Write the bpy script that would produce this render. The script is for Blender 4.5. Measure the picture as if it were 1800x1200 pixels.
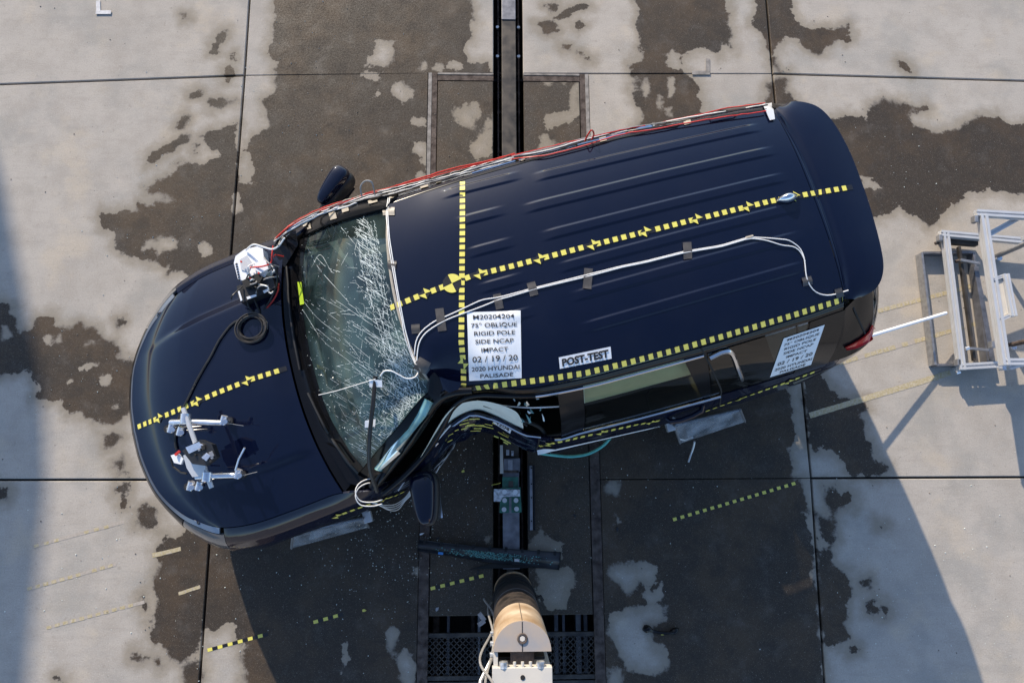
import bpy, bmesh, math, random
import numpy as np
from mathutils import Vector, Matrix, Quaternion
from mathutils.bvhtree import BVHTree
R_ = math.radians
random.seed(7); rng = np.random.default_rng(7)
scn = bpy.context.scene
for o in list(bpy.data.objects): bpy.data.objects.remove(o)

# ------------------------------------------------------------------ camera
CAM_H, FPX = 5.45, 1200.0            # camera height (m), focal length in pixels of an 1800-wide frame
_n = np.array([870 - 900, -(830 - 600), -FPX]); _n /= np.linalg.norm(_n)
_Z = -_n
_y = np.array([-34, 6200, -FPX], float); _y -= _Z * (_y @ _Z); _y /= np.linalg.norm(_y)
_X = np.cross(_y, _Z)
CR = np.array([_X, _y, _Z])
cam_d = bpy.data.cameras.new('camera'); cam_d.lens = 36 * FPX / 1800; cam_d.sensor_width = 36
cam_d.clip_start = .05; cam_d.clip_end = 2000
cam = bpy.data.objects.new('camera', cam_d); scn.collection.objects.link(cam)
M = Matrix([list(r) for r in CR]).to_4x4(); M.translation = (0, 0, CAM_H); cam.matrix_world = M
scn.camera = cam
# ------------------------------------------------------------------ sky, sun, exposure
SUN_EL, SUN_AZ = 26.0, 25.0          # elevation; degrees from +Y towards -X
w = bpy.data.worlds.new('World'); scn.world = w; w.use_nodes = True
nt = w.node_tree; bg = nt.nodes['Background']
sky = nt.nodes.new('ShaderNodeTexSky'); sky.sky_type = 'NISHITA'; sky.sun_disc = False
sky.sun_elevation = R_(SUN_EL); sky.sun_rotation = R_(-SUN_AZ); sky.altitude = 800; sky.air_density = 1.0; sky.dust_density = 1.5; sky.ozone_density = 2.6
nt.links.new(sky.outputs[0], bg.inputs[0]); bg.inputs[1].default_value = .15
sl = bpy.data.lights.new('sun', 'SUN'); sl.energy = 3.7; sl.angle = R_(.53); sl.color = (1, .87, .69)
sun = bpy.data.objects.new('sun', sl); scn.collection.objects.link(sun)
ce = math.cos(R_(SUN_EL))
sun.rotation_euler = Vector((math.sin(R_(SUN_AZ)) * ce, -math.cos(R_(SUN_AZ)) * ce, -math.sin(R_(SUN_EL)))).to_track_quat('-Z', 'Y').to_euler()
scn.view_settings.view_transform = 'Standard'; scn.view_settings.look = 'None'
scn.view_settings.exposure = 0.72; scn.view_settings.gamma = 1; scn.view_settings.use_curve_mapping = False
scn.render.engine = 'CYCLES'
scn.cycles.max_bounces = 7; scn.cycles.diffuse_bounces = 3; scn.cycles.glossy_bounces = 3; scn.cycles.transmission_bounces = 4; scn.cycles.transparent_max_bounces = 10

# ------------------------------------------------------------------ helpers
col = scn.collection
def at(px, py, z=0.0):
    """world point where the sight line through photo pixel (px,py) meets height z"""
    r = CR @ np.array([px - 900, -(py - 600), -FPX]); t = (z - CAM_H) / r[2]
    return Vector((r[0] * t, r[1] * t, z))
def mesh_obj(name, verts, faces, mats, parent=None, smooth=False, mi=None, sharp=None):
    me = bpy.data.meshes.new(name); me.from_pydata([tuple(v) for v in verts], [], faces)
    for m in (mats if isinstance(mats, (list, tuple)) else [mats]): me.materials.append(m)
    if mi is not None: me.polygons.foreach_set('material_index', mi)
    if smooth: me.polygons.foreach_set('use_smooth', [True] * len(me.polygons))
    me.update()
    if smooth and sharp: me.set_sharp_from_angle(angle=R_(sharp))
    o = bpy.data.objects.new(name, me); col.objects.link(o)
    if parent: o.parent = parent
    return o
def tag(o, label=None, cat=None, group=None, kind=None):
    if label: o['label'] = label
    if cat: o['category'] = cat
    if group: o['group'] = group
    if kind: o['kind'] = kind
    return o
def thing(name, label, cat, loc=(0, 0, 0), rz=0, group=None):
    o = bpy.data.objects.new(name, None); col.objects.link(o); o.location = loc; o.rotation_euler = (0, 0, rz)
    o.empty_display_size = .1
    return tag(o, label, cat, group)
class MB:
    """collects simple solids into one mesh"""
    def __init__(s): s.v = []; s.f = []; s.mi = []
    def add(s, vs, fs, m=0):
        b = len(s.v); s.v += [Vector(v) for v in vs]; s.f += [[i + b for i in f] for f in fs]; s.mi += [m] * len(fs); return s
    def box(s, c, d, rot=None, m=0, bev=0.0):
        hx, hy, hz = d[0] / 2, d[1] / 2, d[2] / 2
        bm = bmesh.new(); bmesh.ops.create_cube(bm, size=1)
        for v in bm.verts: v.co = Vector((v.co.x * d[0], v.co.y * d[1], v.co.z * d[2]))
        if bev: bmesh.ops.bevel(bm, geom=bm.edges[:], offset=bev, segments=2, profile=.6, affect='EDGES')
        bm.verts.ensure_lookup_table()
        vs = [v.co.copy() for v in bm.verts]; fs = [[v.index for v in f.verts] for f in bm.faces]; bm.free()
        q = rot or Matrix.Identity(3)
        return s.add([Vector(c) + q @ v for v in vs], fs, m)
    def bar(s, p, q, w, h, m=0, up=(0, 0, 1), bev=0.0):
        p, q = Vector(p), Vector(q); d = q - p; L = d.length; d.normalize()
        u = Vector(up); 
        if abs(u.dot(d)) > .95: u = Vector((0, 1, 0))
        x = d.cross(u).normalized(); z = x.cross(d)
        rot = Matrix((x, d, z)).transposed()
        return s.box((p + q) / 2, (w, L, h), rot, m, bev)
    def sweep(s, p, q, prof, m=0, up=(0, 0, 1)):
        p, q = Vector(p), Vector(q); d = (q - p).normalized(); u = Vector(up)
        if abs(u.dot(d)) > .95: u = Vector((0, 1, 0))
        x = d.cross(u).normalized(); z = x.cross(d); n = len(prof)
        vs = [p + x * a + z * b for a, b in prof] + [q + x * a + z * b for a, b in prof]
        fs = [[i, (i + 1) % n, n + (i + 1) % n, n + i] for i in range(n)] + [list(range(n))[::-1], list(range(n, 2 * n))]
        return s.add(vs, fs, m)
    def tube(s, pts, r, n=8, m=0, closed=False):
        pts = [Vector(p) for p in pts]; k = len(pts)
        rr = r if isinstance(r, (list, tuple)) else [r] * k
        vs = []; ref = None
        for i, p in enumerate(pts):
            a = pts[(i - 1) % k] if (closed or i) else p; b = pts[(i + 1) % k] if (closed or i < k - 1) else p
            d = (b - a)
            d = d.normalized() if d.length > 1e-9 else Vector((1, 0, 0))
            if ref is None:
                ref = Vector((0, 0, 1)) if abs(d.z) < .9 else Vector((1, 0, 0))
            x = d.cross(ref)
            if x.length < 1e-5: x = d.cross(Vector((.3, .9, .2)))
            x.normalize(); y = x.cross(d).normalized(); ref = y
            for j in range(n):
                t = 2 * math.pi * j / n; vs.append(p + (x * math.cos(t) + y * math.sin(t)) * rr[i])
        fs = []
        for i in range(k if closed else k - 1):
            for j in range(n):
                fs.append([i * n + j, i * n + (j + 1) % n, ((i + 1) % k) * n + (j + 1) % n, ((i + 1) % k) * n + j])
        if not closed: fs += [list(range(n))[::-1], [(k - 1) * n + j for j in range(n)]]
        return s.add(vs, fs, m)
    def cyl(s, c, r, h, n=16, m=0, axis=(0, 0, 1)):
        a = Vector(axis).normalized(); c = Vector(c); return s.tube([c - a * h / 2, c + a * h / 2], r, n, m)
    def prism(s, poly, z0, z1, m=0):
        n = len(poly); vs = [(x, y, z0) for x, y in poly] + [(x, y, z1) for x, y in poly]
        return s.add(vs, [[i, (i + 1) % n, n + (i + 1) % n, n + i] for i in range(n)] + [list(range(n))[::-1], list(range(n, 2 * n))], m)
    def build(s, name, mats, parent=None, smooth=False, sharp=35):
        return mesh_obj(name, s.v, s.f, mats, parent, smooth, s.mi, sharp)
def lerp(a, b, t): return a + (b - a) * t
def sst(a, b, x): t = max(0., min(1., (x - a) / (b - a))); return t * t * (3 - 2 * t)
def tab(xs, ys): return lambda x: float(np.interp(x, xs, ys))
def cr_curve(pts, n=12):
    """Catmull-Rom through pts"""
    P = [np.array(p, float) for p in pts]; P = [2 * P[0] - P[1]] + P + [2 * P[-1] - P[-2]]; out = []
    for i in range(1, len(P) - 2):
        for k in range(n):
            t = k / n; a, b, c, d = P[i - 1:i + 3]
            out.append(.5 * ((2 * b) + (c - a) * t + (2 * a - 5 * b + 4 * c - d) * t * t + (3 * b - a - 3 * c + d) * t ** 3))
    out.append(P[-2]); return out

# ------------------------------------------------------------------ materials
def nmat(name):
    m = bpy.data.materials.new(name); m.use_nodes = True; t = m.node_tree; return m, t, t.nodes['Principled BSDF'], t.links
def pmat(name, c, rough=.5, metal=0., coat=0., var=.12, scale=30., bump=0., bscale=200., coatr=.03, alpha=1., c2=None, vr=0.):
    m, t, b, L = nmat(name)
    b.inputs['Roughness'].default_value = rough; b.inputs['Metallic'].default_value = metal
    b.inputs['Coat Weight'].default_value = coat; b.inputs['Coat Roughness'].default_value = coatr; b.inputs['Alpha'].default_value = alpha
    tc = t.nodes.new('ShaderNodeTexCoord'); nz = t.nodes.new('ShaderNodeTexNoise'); nz.inputs['Scale'].default_value = scale; nz.inputs['Detail'].default_value = 5
    L.new(tc.outputs['Object'], nz.inputs['Vector'])
    rp = t.nodes.new('ShaderNodeValToRGB'); rp.color_ramp.elements[0].position = .3; rp.color_ramp.elements[1].position = .7
    a = [max(0, x * (1 - var)) for x in c]; d = [min(1, x * (1 + var)) for x in c] if c2 is None else c2
    rp.color_ramp.elements[0].color = (*a, 1); rp.color_ramp.elements[1].color = (*d, 1)
    L.new(nz.outputs[0], rp.inputs[0]); L.new(rp.outputs[0], b.inputs['Base Color'])
    if vr:
        mr = t.nodes.new('ShaderNodeMapRange'); mr.inputs[3].default_value = rough - vr; mr.inputs[4].default_value = rough + vr
        L.new(nz.outputs[0], mr.inputs[0]); L.new(mr.outputs[0], b.inputs['Roughness'])
    if bump:
        n2 = t.nodes.new('ShaderNodeTexNoise'); n2.inputs['Scale'].default_value = bscale; n2.inputs['Detail'].default_value = 4; L.new(tc.outputs['Object'], n2.inputs['Vector'])
        bp = t.nodes.new('ShaderNodeBump'); bp.inputs['Strength'].default_value = bump; bp.inputs['Distance'].default_value = .01
        L.new(n2.outputs[0], bp.inputs['Height']); L.new(bp.outputs[0], b.inputs['Normal'])
    return m
def glass(name, tint, haze=0., hazec=(.3, .4, .4), rough=.01, refl=1.0, focus=None):
    m, t, b, L = nmat(name); out = t.nodes['Material Output']; t.nodes.remove(b)
    tr = t.nodes.new('ShaderNodeBsdfTransparent'); tr.inputs[0].default_value = (*tint, 1)
    gl = t.nodes.new('ShaderNodeBsdfGlossy'); gl.inputs['Roughness'].default_value = rough; gl.inputs[0].default_value = (refl, refl, refl, 1)
    fr = t.nodes.new('ShaderNodeFresnel'); fr.inputs[0].default_value = 1.5
    mx = t.nodes.new('ShaderNodeMixShader'); L.new(fr.outputs[0], mx.inputs[0]); L.new(tr.outputs[0], mx.inputs[1]); L.new(gl.outputs[0], mx.inputs[2])
    last = mx
    if haze:
        df = t.nodes.new('ShaderNodeBsdfDiffuse'); df.inputs[0].default_value = (*hazec, 1)
        nz = t.nodes.new('ShaderNodeTexNoise'); nz.inputs['Scale'].default_value = 7; nz.inputs['Detail'].default_value = 8
        tc = t.nodes.new('ShaderNodeTexCoord'); L.new(tc.outputs['Object'], nz.inputs['Vector'])
        mr = t.nodes.new('ShaderNodeMapRange'); mr.inputs[1].default_value = .35; mr.inputs[2].default_value = .7; mr.inputs[3].default_value = haze * .35; mr.inputs[4].default_value = haze * 1.5
        L.new(nz.outputs[0], mr.inputs[0]); fac = mr.outputs[0]
        if focus:
            vd = t.nodes.new('ShaderNodeVectorMath'); vd.operation = 'DISTANCE'; L.new(tc.outputs['Object'], vd.inputs[0]); vd.inputs[1].default_value = focus[0]
            fm = t.nodes.new('ShaderNodeMapRange'); fm.inputs[1].default_value = .1; fm.inputs[2].default_value = focus[1]; fm.inputs[3].default_value = focus[2]; fm.inputs[4].default_value = 1; L.new(vd.outputs['Value'], fm.inputs[0])
            mm = t.nodes.new('ShaderNodeMath'); mm.operation = 'MULTIPLY'; L.new(fac, mm.inputs[0]); L.new(fm.outputs[0], mm.inputs[1]); fac = mm.outputs[0]
        m2 = t.nodes.new('ShaderNodeMixShader'); L.new(fac, m2.inputs[0]); L.new(mx.outputs[0], m2.inputs[1]); L.new(df.outputs[0], m2.inputs[2]); last = m2
    L.new(last.outputs[0], out.inputs[0]); return m
def paint_mat():
    m, t, b, L = nmat('dark_blue_paint')
    tc = t.nodes.new('ShaderNodeTexCoord')
    b.inputs['Metallic'].default_value = 0; b.inputs['Roughness'].default_value = .5; b.inputs['Specular IOR Level'].default_value = .04
    b.inputs['Coat Weight'].default_value = 1; b.inputs['Coat Roughness'].default_value = .02; b.inputs['Coat IOR'].default_value = 1.48
    # thin film of dust, patchy
    nz = t.nodes.new('ShaderNodeTexNoise'); nz.inputs['Scale'].default_value = 2.3; nz.inputs['Detail'].default_value = 9; nz.inputs['Roughness'].default_value = .65
    L.new(tc.outputs['Object'], nz.inputs['Vector'])
    mr = t.nodes.new('ShaderNodeMapRange'); mr.inputs[1].default_value = .4; mr.inputs[2].default_value = .8; mr.inputs[3].default_value = .0; mr.inputs[4].default_value = .012
    L.new(nz.outputs[0], mr.inputs[0])
    mx = t.nodes.new('ShaderNodeMix'); mx.data_type = 'RGBA'; mx.inputs[6].default_value = (.0009, .0031, .0165, 1); mx.inputs[7].default_value = (.30, .27, .23, 1)
    L.new(mr.outputs[0], mx.inputs[0]); L.new(mx.outputs[2], b.inputs['Base Color'])
    m2 = t.nodes.new('ShaderNodeMapRange'); m2.inputs[1].default_value = .35; m2.inputs[2].default_value = .75; m2.inputs[3].default_value = .008; m2.inputs[4].default_value = .035
    L.new(nz.outputs[0], m2.inputs[0]); L.new(m2.outputs[0], b.inputs['Coat Roughness'])
    n3 = t.nodes.new('ShaderNodeTexNoise'); n3.inputs['Scale'].default_value = 5; L.new(tc.outputs['Object'], n3.inputs['Vector'])
    bp = t.nodes.new('ShaderNodeBump'); bp.inputs['Strength'].default_value = .05; bp.inputs['Distance'].default_value = .004; L.new(n3.outputs[0], bp.inputs['Height'])
    L.new(bp.outputs[0], b.inputs['Coat Normal']); return m
def concrete_mat(name, dry=(.432, .392, .345), wetc=(.040, .031, .023), gen=0.0):
    """float attribute 'wet' = signed distance (m) into the damp area"""
    m, t, b, L = nmat(name); N = t.nodes.new
    tc = N('ShaderNodeTexCoord'); geo = N('ShaderNodeNewGeometry')
    def noise(sc, det=6, ro=.6, vec=None):
        n = N('ShaderNodeTexNoise'); n.inputs['Scale'].default_value = sc; n.inputs['Detail'].default_value = det; n.inputs['Roughness'].default_value = ro
        L.new(vec or geo.outputs['Position'], n.inputs['Vector']); return n.outputs[0]
    def mrange(x, a, c, d, e):
        n = N('ShaderNodeMapRange'); n.interpolation_type = 'SMOOTHSTEP'
        for i, q in enumerate((a, c, d, e)): n.inputs[i + 1].default_value = q
        L.new(x, n.inputs[0]); return n.outputs[0]
    def math_(op, x, y):
        n = N('ShaderNodeMath'); n.operation = op
        for i, q in enumerate((x, y)):
            if isinstance(q, (int, float)): n.inputs[i].default_value = q
            else: L.new(q, n.inputs[i])
        return n.outputs[0]
    def mix(f, a, c):
        n = N('ShaderNodeMix'); n.data_type = 'RGBA'
        if isinstance(f, float): n.inputs[0].default_value = f
        else: L.new(f, n.inputs[0])
        for i, q in ((6, a), (7, c)):
            if isinstance(q, tuple): n.inputs[i].default_value = (*q, 1)
            else: L.new(q, n.inputs[i])
        return n.outputs[2]
    att = N('ShaderNodeAttribute'); att.attribute_name = 'wet'
    e1 = math_('MULTIPLY', math_('SUBTRACT', noise(8, 6, .6), .5), .19)
    e2 = math_('MULTIPLY', math_('SUBTRACT', noise(38, 4, .6), .5), .04)
    d = math_('SUBTRACT', math_('ADD', math_('ADD', att.outputs['Fac'], e1), e2), gen)
    sw = mrange(noise(1.6, 3, .5), .42, .68, .005, .032)
    wet = mrange(math_('DIVIDE', d, sw), -1., 1., 0., 1.)
    damp = mrange(d, -.13, .01, 0., 1.)
    big = noise(1.1, 3, .55); mid = noise(5, 6, .65); fine = noise(70, 3, .6); vf = noise(240, 2, .6); m16 = noise(1.5, 6, .66); sp = noise(105, 2, .65)
    c0 = mix(mrange(big, .3, .7, 0., 1.), tuple(x * .90 for x in dry), tuple(x * 1.06 for x in dry))
    c1 = mix(math_('MULTIPLY', mrange(mid, .40, .70, 0., 1.), .55), c0, (dry[0] * .78, dry[1] * .765, dry[2] * .745))
    c1 = mix(math_('MULTIPLY', mrange(noise(2.4, 4, .6), .52, .70, 0., 1.), .5), c1, (.50, .42, .32))
    c1 = mix(math_('MULTIPLY', mrange(fine, .45, .75, 0., 1.), .22), c1, (dry[0] * .62, dry[1] * .62, dry[2] * .62))
    c1 = mix(math_('MULTIPLY', mrange(vf, .66, .8, 0., 1.), .35), c1, (.16, .15, .14))
    c1 = mix(math_('MULTIPLY', mrange(noise(14, 5, .7), .60, .74, 0., 1.), .5), c1, (dry[0] * .55, dry[1] * .54, dry[2] * .52))
    c1 = mix(math_('MULTIPLY', mrange(big, .5, .68, 0., 1.), .30), c1, (dry[0] * .78, dry[1] * .77, dry[2] * .77))
    mp = N('ShaderNodeMapping'); mp.inputs['Scale'].default_value = (1.2, 9, 1); L.new(geo.outputs['Position'], mp.inputs['Vector'])
    c1 = mix(math_('MULTIPLY', mrange(noise(2.2, 4, .65, mp.outputs[0]), .5, .72, 0., 1.), .28), c1, (dry[0] * .72, dry[1] * .72, dry[2] * .72))
    c1 = mix(math_('MULTIPLY', mrange(m16, .47, .66, 0., 1.), .6), c1, (dry[0] * .68, dry[1] * .72, dry[2] * .75))
    c1 = mix(math_('MULTIPLY', mrange(sp, .56, .70, 0., 1.), .45), c1, (dry[0] * .55, dry[1] * .54, dry[2] * .52))
    c1 = mix(math_('MULTIPLY', mrange(sp, .40, .30, 0., 1.), .45), c1, (.60, .55, .48))
    w1 = mix(mrange(mid, .3, .7, 0., 1.), tuple(x * .78 for x in wetc), tuple(x * 1.3 for x in wetc))
    w1 = mix(math_('MULTIPLY', mrange(m16, .42, .64, 0., 1.), .75), w1, (.078, .053, .032))
    w1 = mix(math_('MULTIPLY', mrange(sp, .54, .70, 0., 1.), .5), w1, (.15, .125, .10))
    w1 = mix(math_('MULTIPLY', mrange(sp, .36, .30, 0., 1.), .6), w1, (.34, .31, .27))
    w1 = mix(math_('MULTIPLY', mrange(mid, .52, .68, 0., 1.), .45), w1, (.024, .021, .019))
    ring = math_('MULTIPLY', math_('SUBTRACT', damp, wet), .75)
    c2 = mix(ring, c1, (.225, .19, .14))
    wetf = math_('MULTIPLY', wet, mrange(mid, .2, .5, .86, 1.))
    L.new(mix(wetf, c2, w1), b.inputs['Base Color'])
    ro = math_('SUBTRACT', mrange(mid, .3, .7, .80, .95), math_('MULTIPLY', wet, mrange(fine, .35, .7, .34, .1)))
    L.new(ro, b.inputs['Roughness']); b.inputs['Specular IOR Level'].default_value = .28
    bp = N('ShaderNodeBump'); bp.inputs['Strength'].default_value = .35; bp.inputs['Distance'].default_value = .006
    h = math_('ADD', math_('MULTIPLY', fine, .6), math_('ADD', math_('MULTIPLY', vf, .35), math_('MULTIPLY', mid, 1.2)))
    L.new(h, bp.inputs['Height']); L.new(bp.outputs[0], b.inputs['Normal'])
    return m
MT = {}
MT['paint'] = paint_mat()
MT['concrete'] = concrete_mat('concrete')
MT['cover_concrete'] = concrete_mat('pit_cover_concrete', (.34, .30, .25), (.05, .040, .030))
MT['joint'] = pmat('joint_filler', (.035, .03, .027), .9, var=.4, scale=40)
MT['dirt'] = pmat('far_dirt', (.33, .26, .19), .95, var=.25, scale=.4)
MT['black_gloss'] = pmat('gloss_black_trim', (.006, .006, .007), .2, coat=.15, scale=8, vr=.05)
MT['black_gloss'].node_tree.nodes['Principled BSDF'].inputs['Specular IOR Level'].default_value = .22
MT['black_plastic'] = pmat('black_plastic', (.016, .016, .017), .48, scale=20, vr=.1)
MT['black_matte'] = pmat('matte_black', (.012, .012, .012), .8)
MT['rubber'] = pmat('rubber', (.02, .02, .02), .8)
MT['chrome'] = pmat('chrome_trim', (.75, .76, .78), .12, metal=1, var=.03)
MT['satin'] = pmat('satin_bright_trim', (.22, .25, .31), .3, metal=.6, var=.1, scale=6)
MT['alu'] = pmat('anodised_aluminium', (.62, .62, .62), .38, metal=.35, var=.05, scale=10)
MT['alu_dark'] = pmat('dull_aluminium', (.35, .35, .36), .45, metal=.7, var=.2)
MT['silver'] = pmat('polished_fitting', (.78, .79, .82), .25, metal=.8, var=.1, scale=50)
MT['steel'] = pmat('grey_steel', (.20, .20, .215), .45, metal=.6, var=.35, scale=14, vr=.12)
MT['dark_steel'] = pmat('dark_oily_steel', (.045, .043, .043), .5, metal=.4, var=.5, scale=9, vr=.15, c2=(.10, .085, .07))
MT['rust'] = pmat('rusty_steel', (.055, .032, .024), .8, metal=.15, var=.5, scale=18, c2=(.13, .10, .085), bump=.3, bscale=60)
MT['concrete_grey'] = pmat('worn_grey_edging', (.24, .22, .20), .8, var=.4, scale=20)
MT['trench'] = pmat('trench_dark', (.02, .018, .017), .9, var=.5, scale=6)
MT['pole_top'] = pmat('pale_painted_pole_steel', (.52, .33, .18), .5, metal=.1, var=.25, scale=6, c2=(.70, .56, .40), vr=.14, bump=.2, bscale=25)
MT['pole_cap'] = pmat('sky_lit_cap_plate', (.52, .48, .45), .45, metal=.25, var=.2, scale=9, c2=(.55, .42, .30), vr=.1)  # sky-lit tone of the top face put into the cap colour
MT['pole_low'] = pmat('scuffed_pole_steel', (.05, .045, .042), .55, metal=.3, var=.5, scale=12, c2=(.11, .085, .07), vr=.15)
MT['cream'] = pmat('cream_painted_steel', (.60, .57, .52), .5, var=.1, scale=8, c2=(.66, .60, .50))
MT['green'] = pmat('green_painted_steel', (.015, .12, .075), .4, var=.4, scale=22, c2=(.04, .19, .13), vr=.12)
MT['bare'] = pmat('bright_bare_steel', (.55, .56, .56), .35, metal=.6, var=.5, scale=45)
MT['yellow'] = pmat('yellow_tape', (.74, .66, .13), .5, var=.06)
MT['yellow_old'] = pmat('faded_yellow_tape', (.56, .45, .22), .85, var=.35, scale=60, c2=(.50, .44, .33))
MT['tape_ghost'] = pmat('tape_residue', (.42, .37, .31), .9, var=.2, scale=50, c2=(.44, .39, .34))
MT['tape_black'] = pmat('black_tape', (.013, .013, .015), .4, var=.2)
MT['paper'] = pmat('white_paper', (.80, .82, .84), .7, var=.03)
MT['tape_pale'] = pmat('dusty_white_tape', (.58, .57, .57), .8, var=.15, scale=40)
MT['ink'] = pmat('printed_ink', (.02, .02, .022), .6)
MT['white_wire'] = pmat('white_wire', (.80, .79, .76), .45, var=.05)
MT['red_wire'] = pmat('red_wire', (.55, .03, .02), .45, var=.2)
MT['grey_wire'] = pmat('grey_wire', (.30, .29, .28), .5)
MT['black_wire'] = pmat('black_wire', (.022, .02, .018), .4, var=.3)
MT['white_plastic'] = pmat('white_plastic', (.82, .83, .85), .4, var=.04)
MT['duct'] = pmat('tan_duct_tape', (.36, .32, .26), .5, var=.15)
MT['duct_dark'] = pmat('dark_tape_patch', (.075, .068, .062), .35, var=.25)
MT['airbag'] = pmat('airbag_cloth', (.76, .82, .74), .8, var=.08, scale=9, bump=.25, bscale=30)
MT['interior'] = pmat('interior_grey', (.045, .055, .058), .75, var=.3, scale=6)
MT['dash'] = pmat('dashboard_vinyl', (.05, .065, .07), .7, var=.25, scale=5)
MT['seat'] = pmat('seat_fabric', (.05, .05, .05), .85, var=.3)
MT['beige'] = pmat('beige_headliner', (.42, .42, .33), .9, var=.1)
MT['red_lens'] = pmat('red_lamp_lens', (.55, .015, .012), .15, coat=1, var=.2)
MT['lamp'] = pmat('clear_lamp', (.10, .11, .12), .12, metal=.2, coat=1)
MT['hose'] = pmat('teal_hose', (.12, .50, .44), .5)
MT['lime'] = pmat('lime_tape', (.42, .58, .03), .6)
MT['crack'] = pmat('cracked_glass_edges', (.74, .86, .82), .3, var=.25, scale=40)
MT['sparkle'] = pmat('glass_crumb', (.78, .86, .84), .2, var=.1)
MT['glass_ws'] = glass('shattered_windscreen_glass', (.58, .80, .76), .075, (.27, .45, .43), focus=((1.82, -.52, 1.42), .75, 3.2))
MT['glass_flap'] = glass('crazed_glass_flap', (.45, .62, .60), .62, (.30, .55, .54), .1)
MT['glass_clear'] = glass('side_glass', (.62, .72, .66))
MT['glass_tint'] = glass('tinted_rear_glass', (.62, .64, .48))
MT['glass_dark'] = glass('privacy_glass', (.16, .17, .14))
MT['plexi'] = glass('clear_plastic', (.80, .83, .86), .30, (.55, .58, .63), .03)

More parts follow.
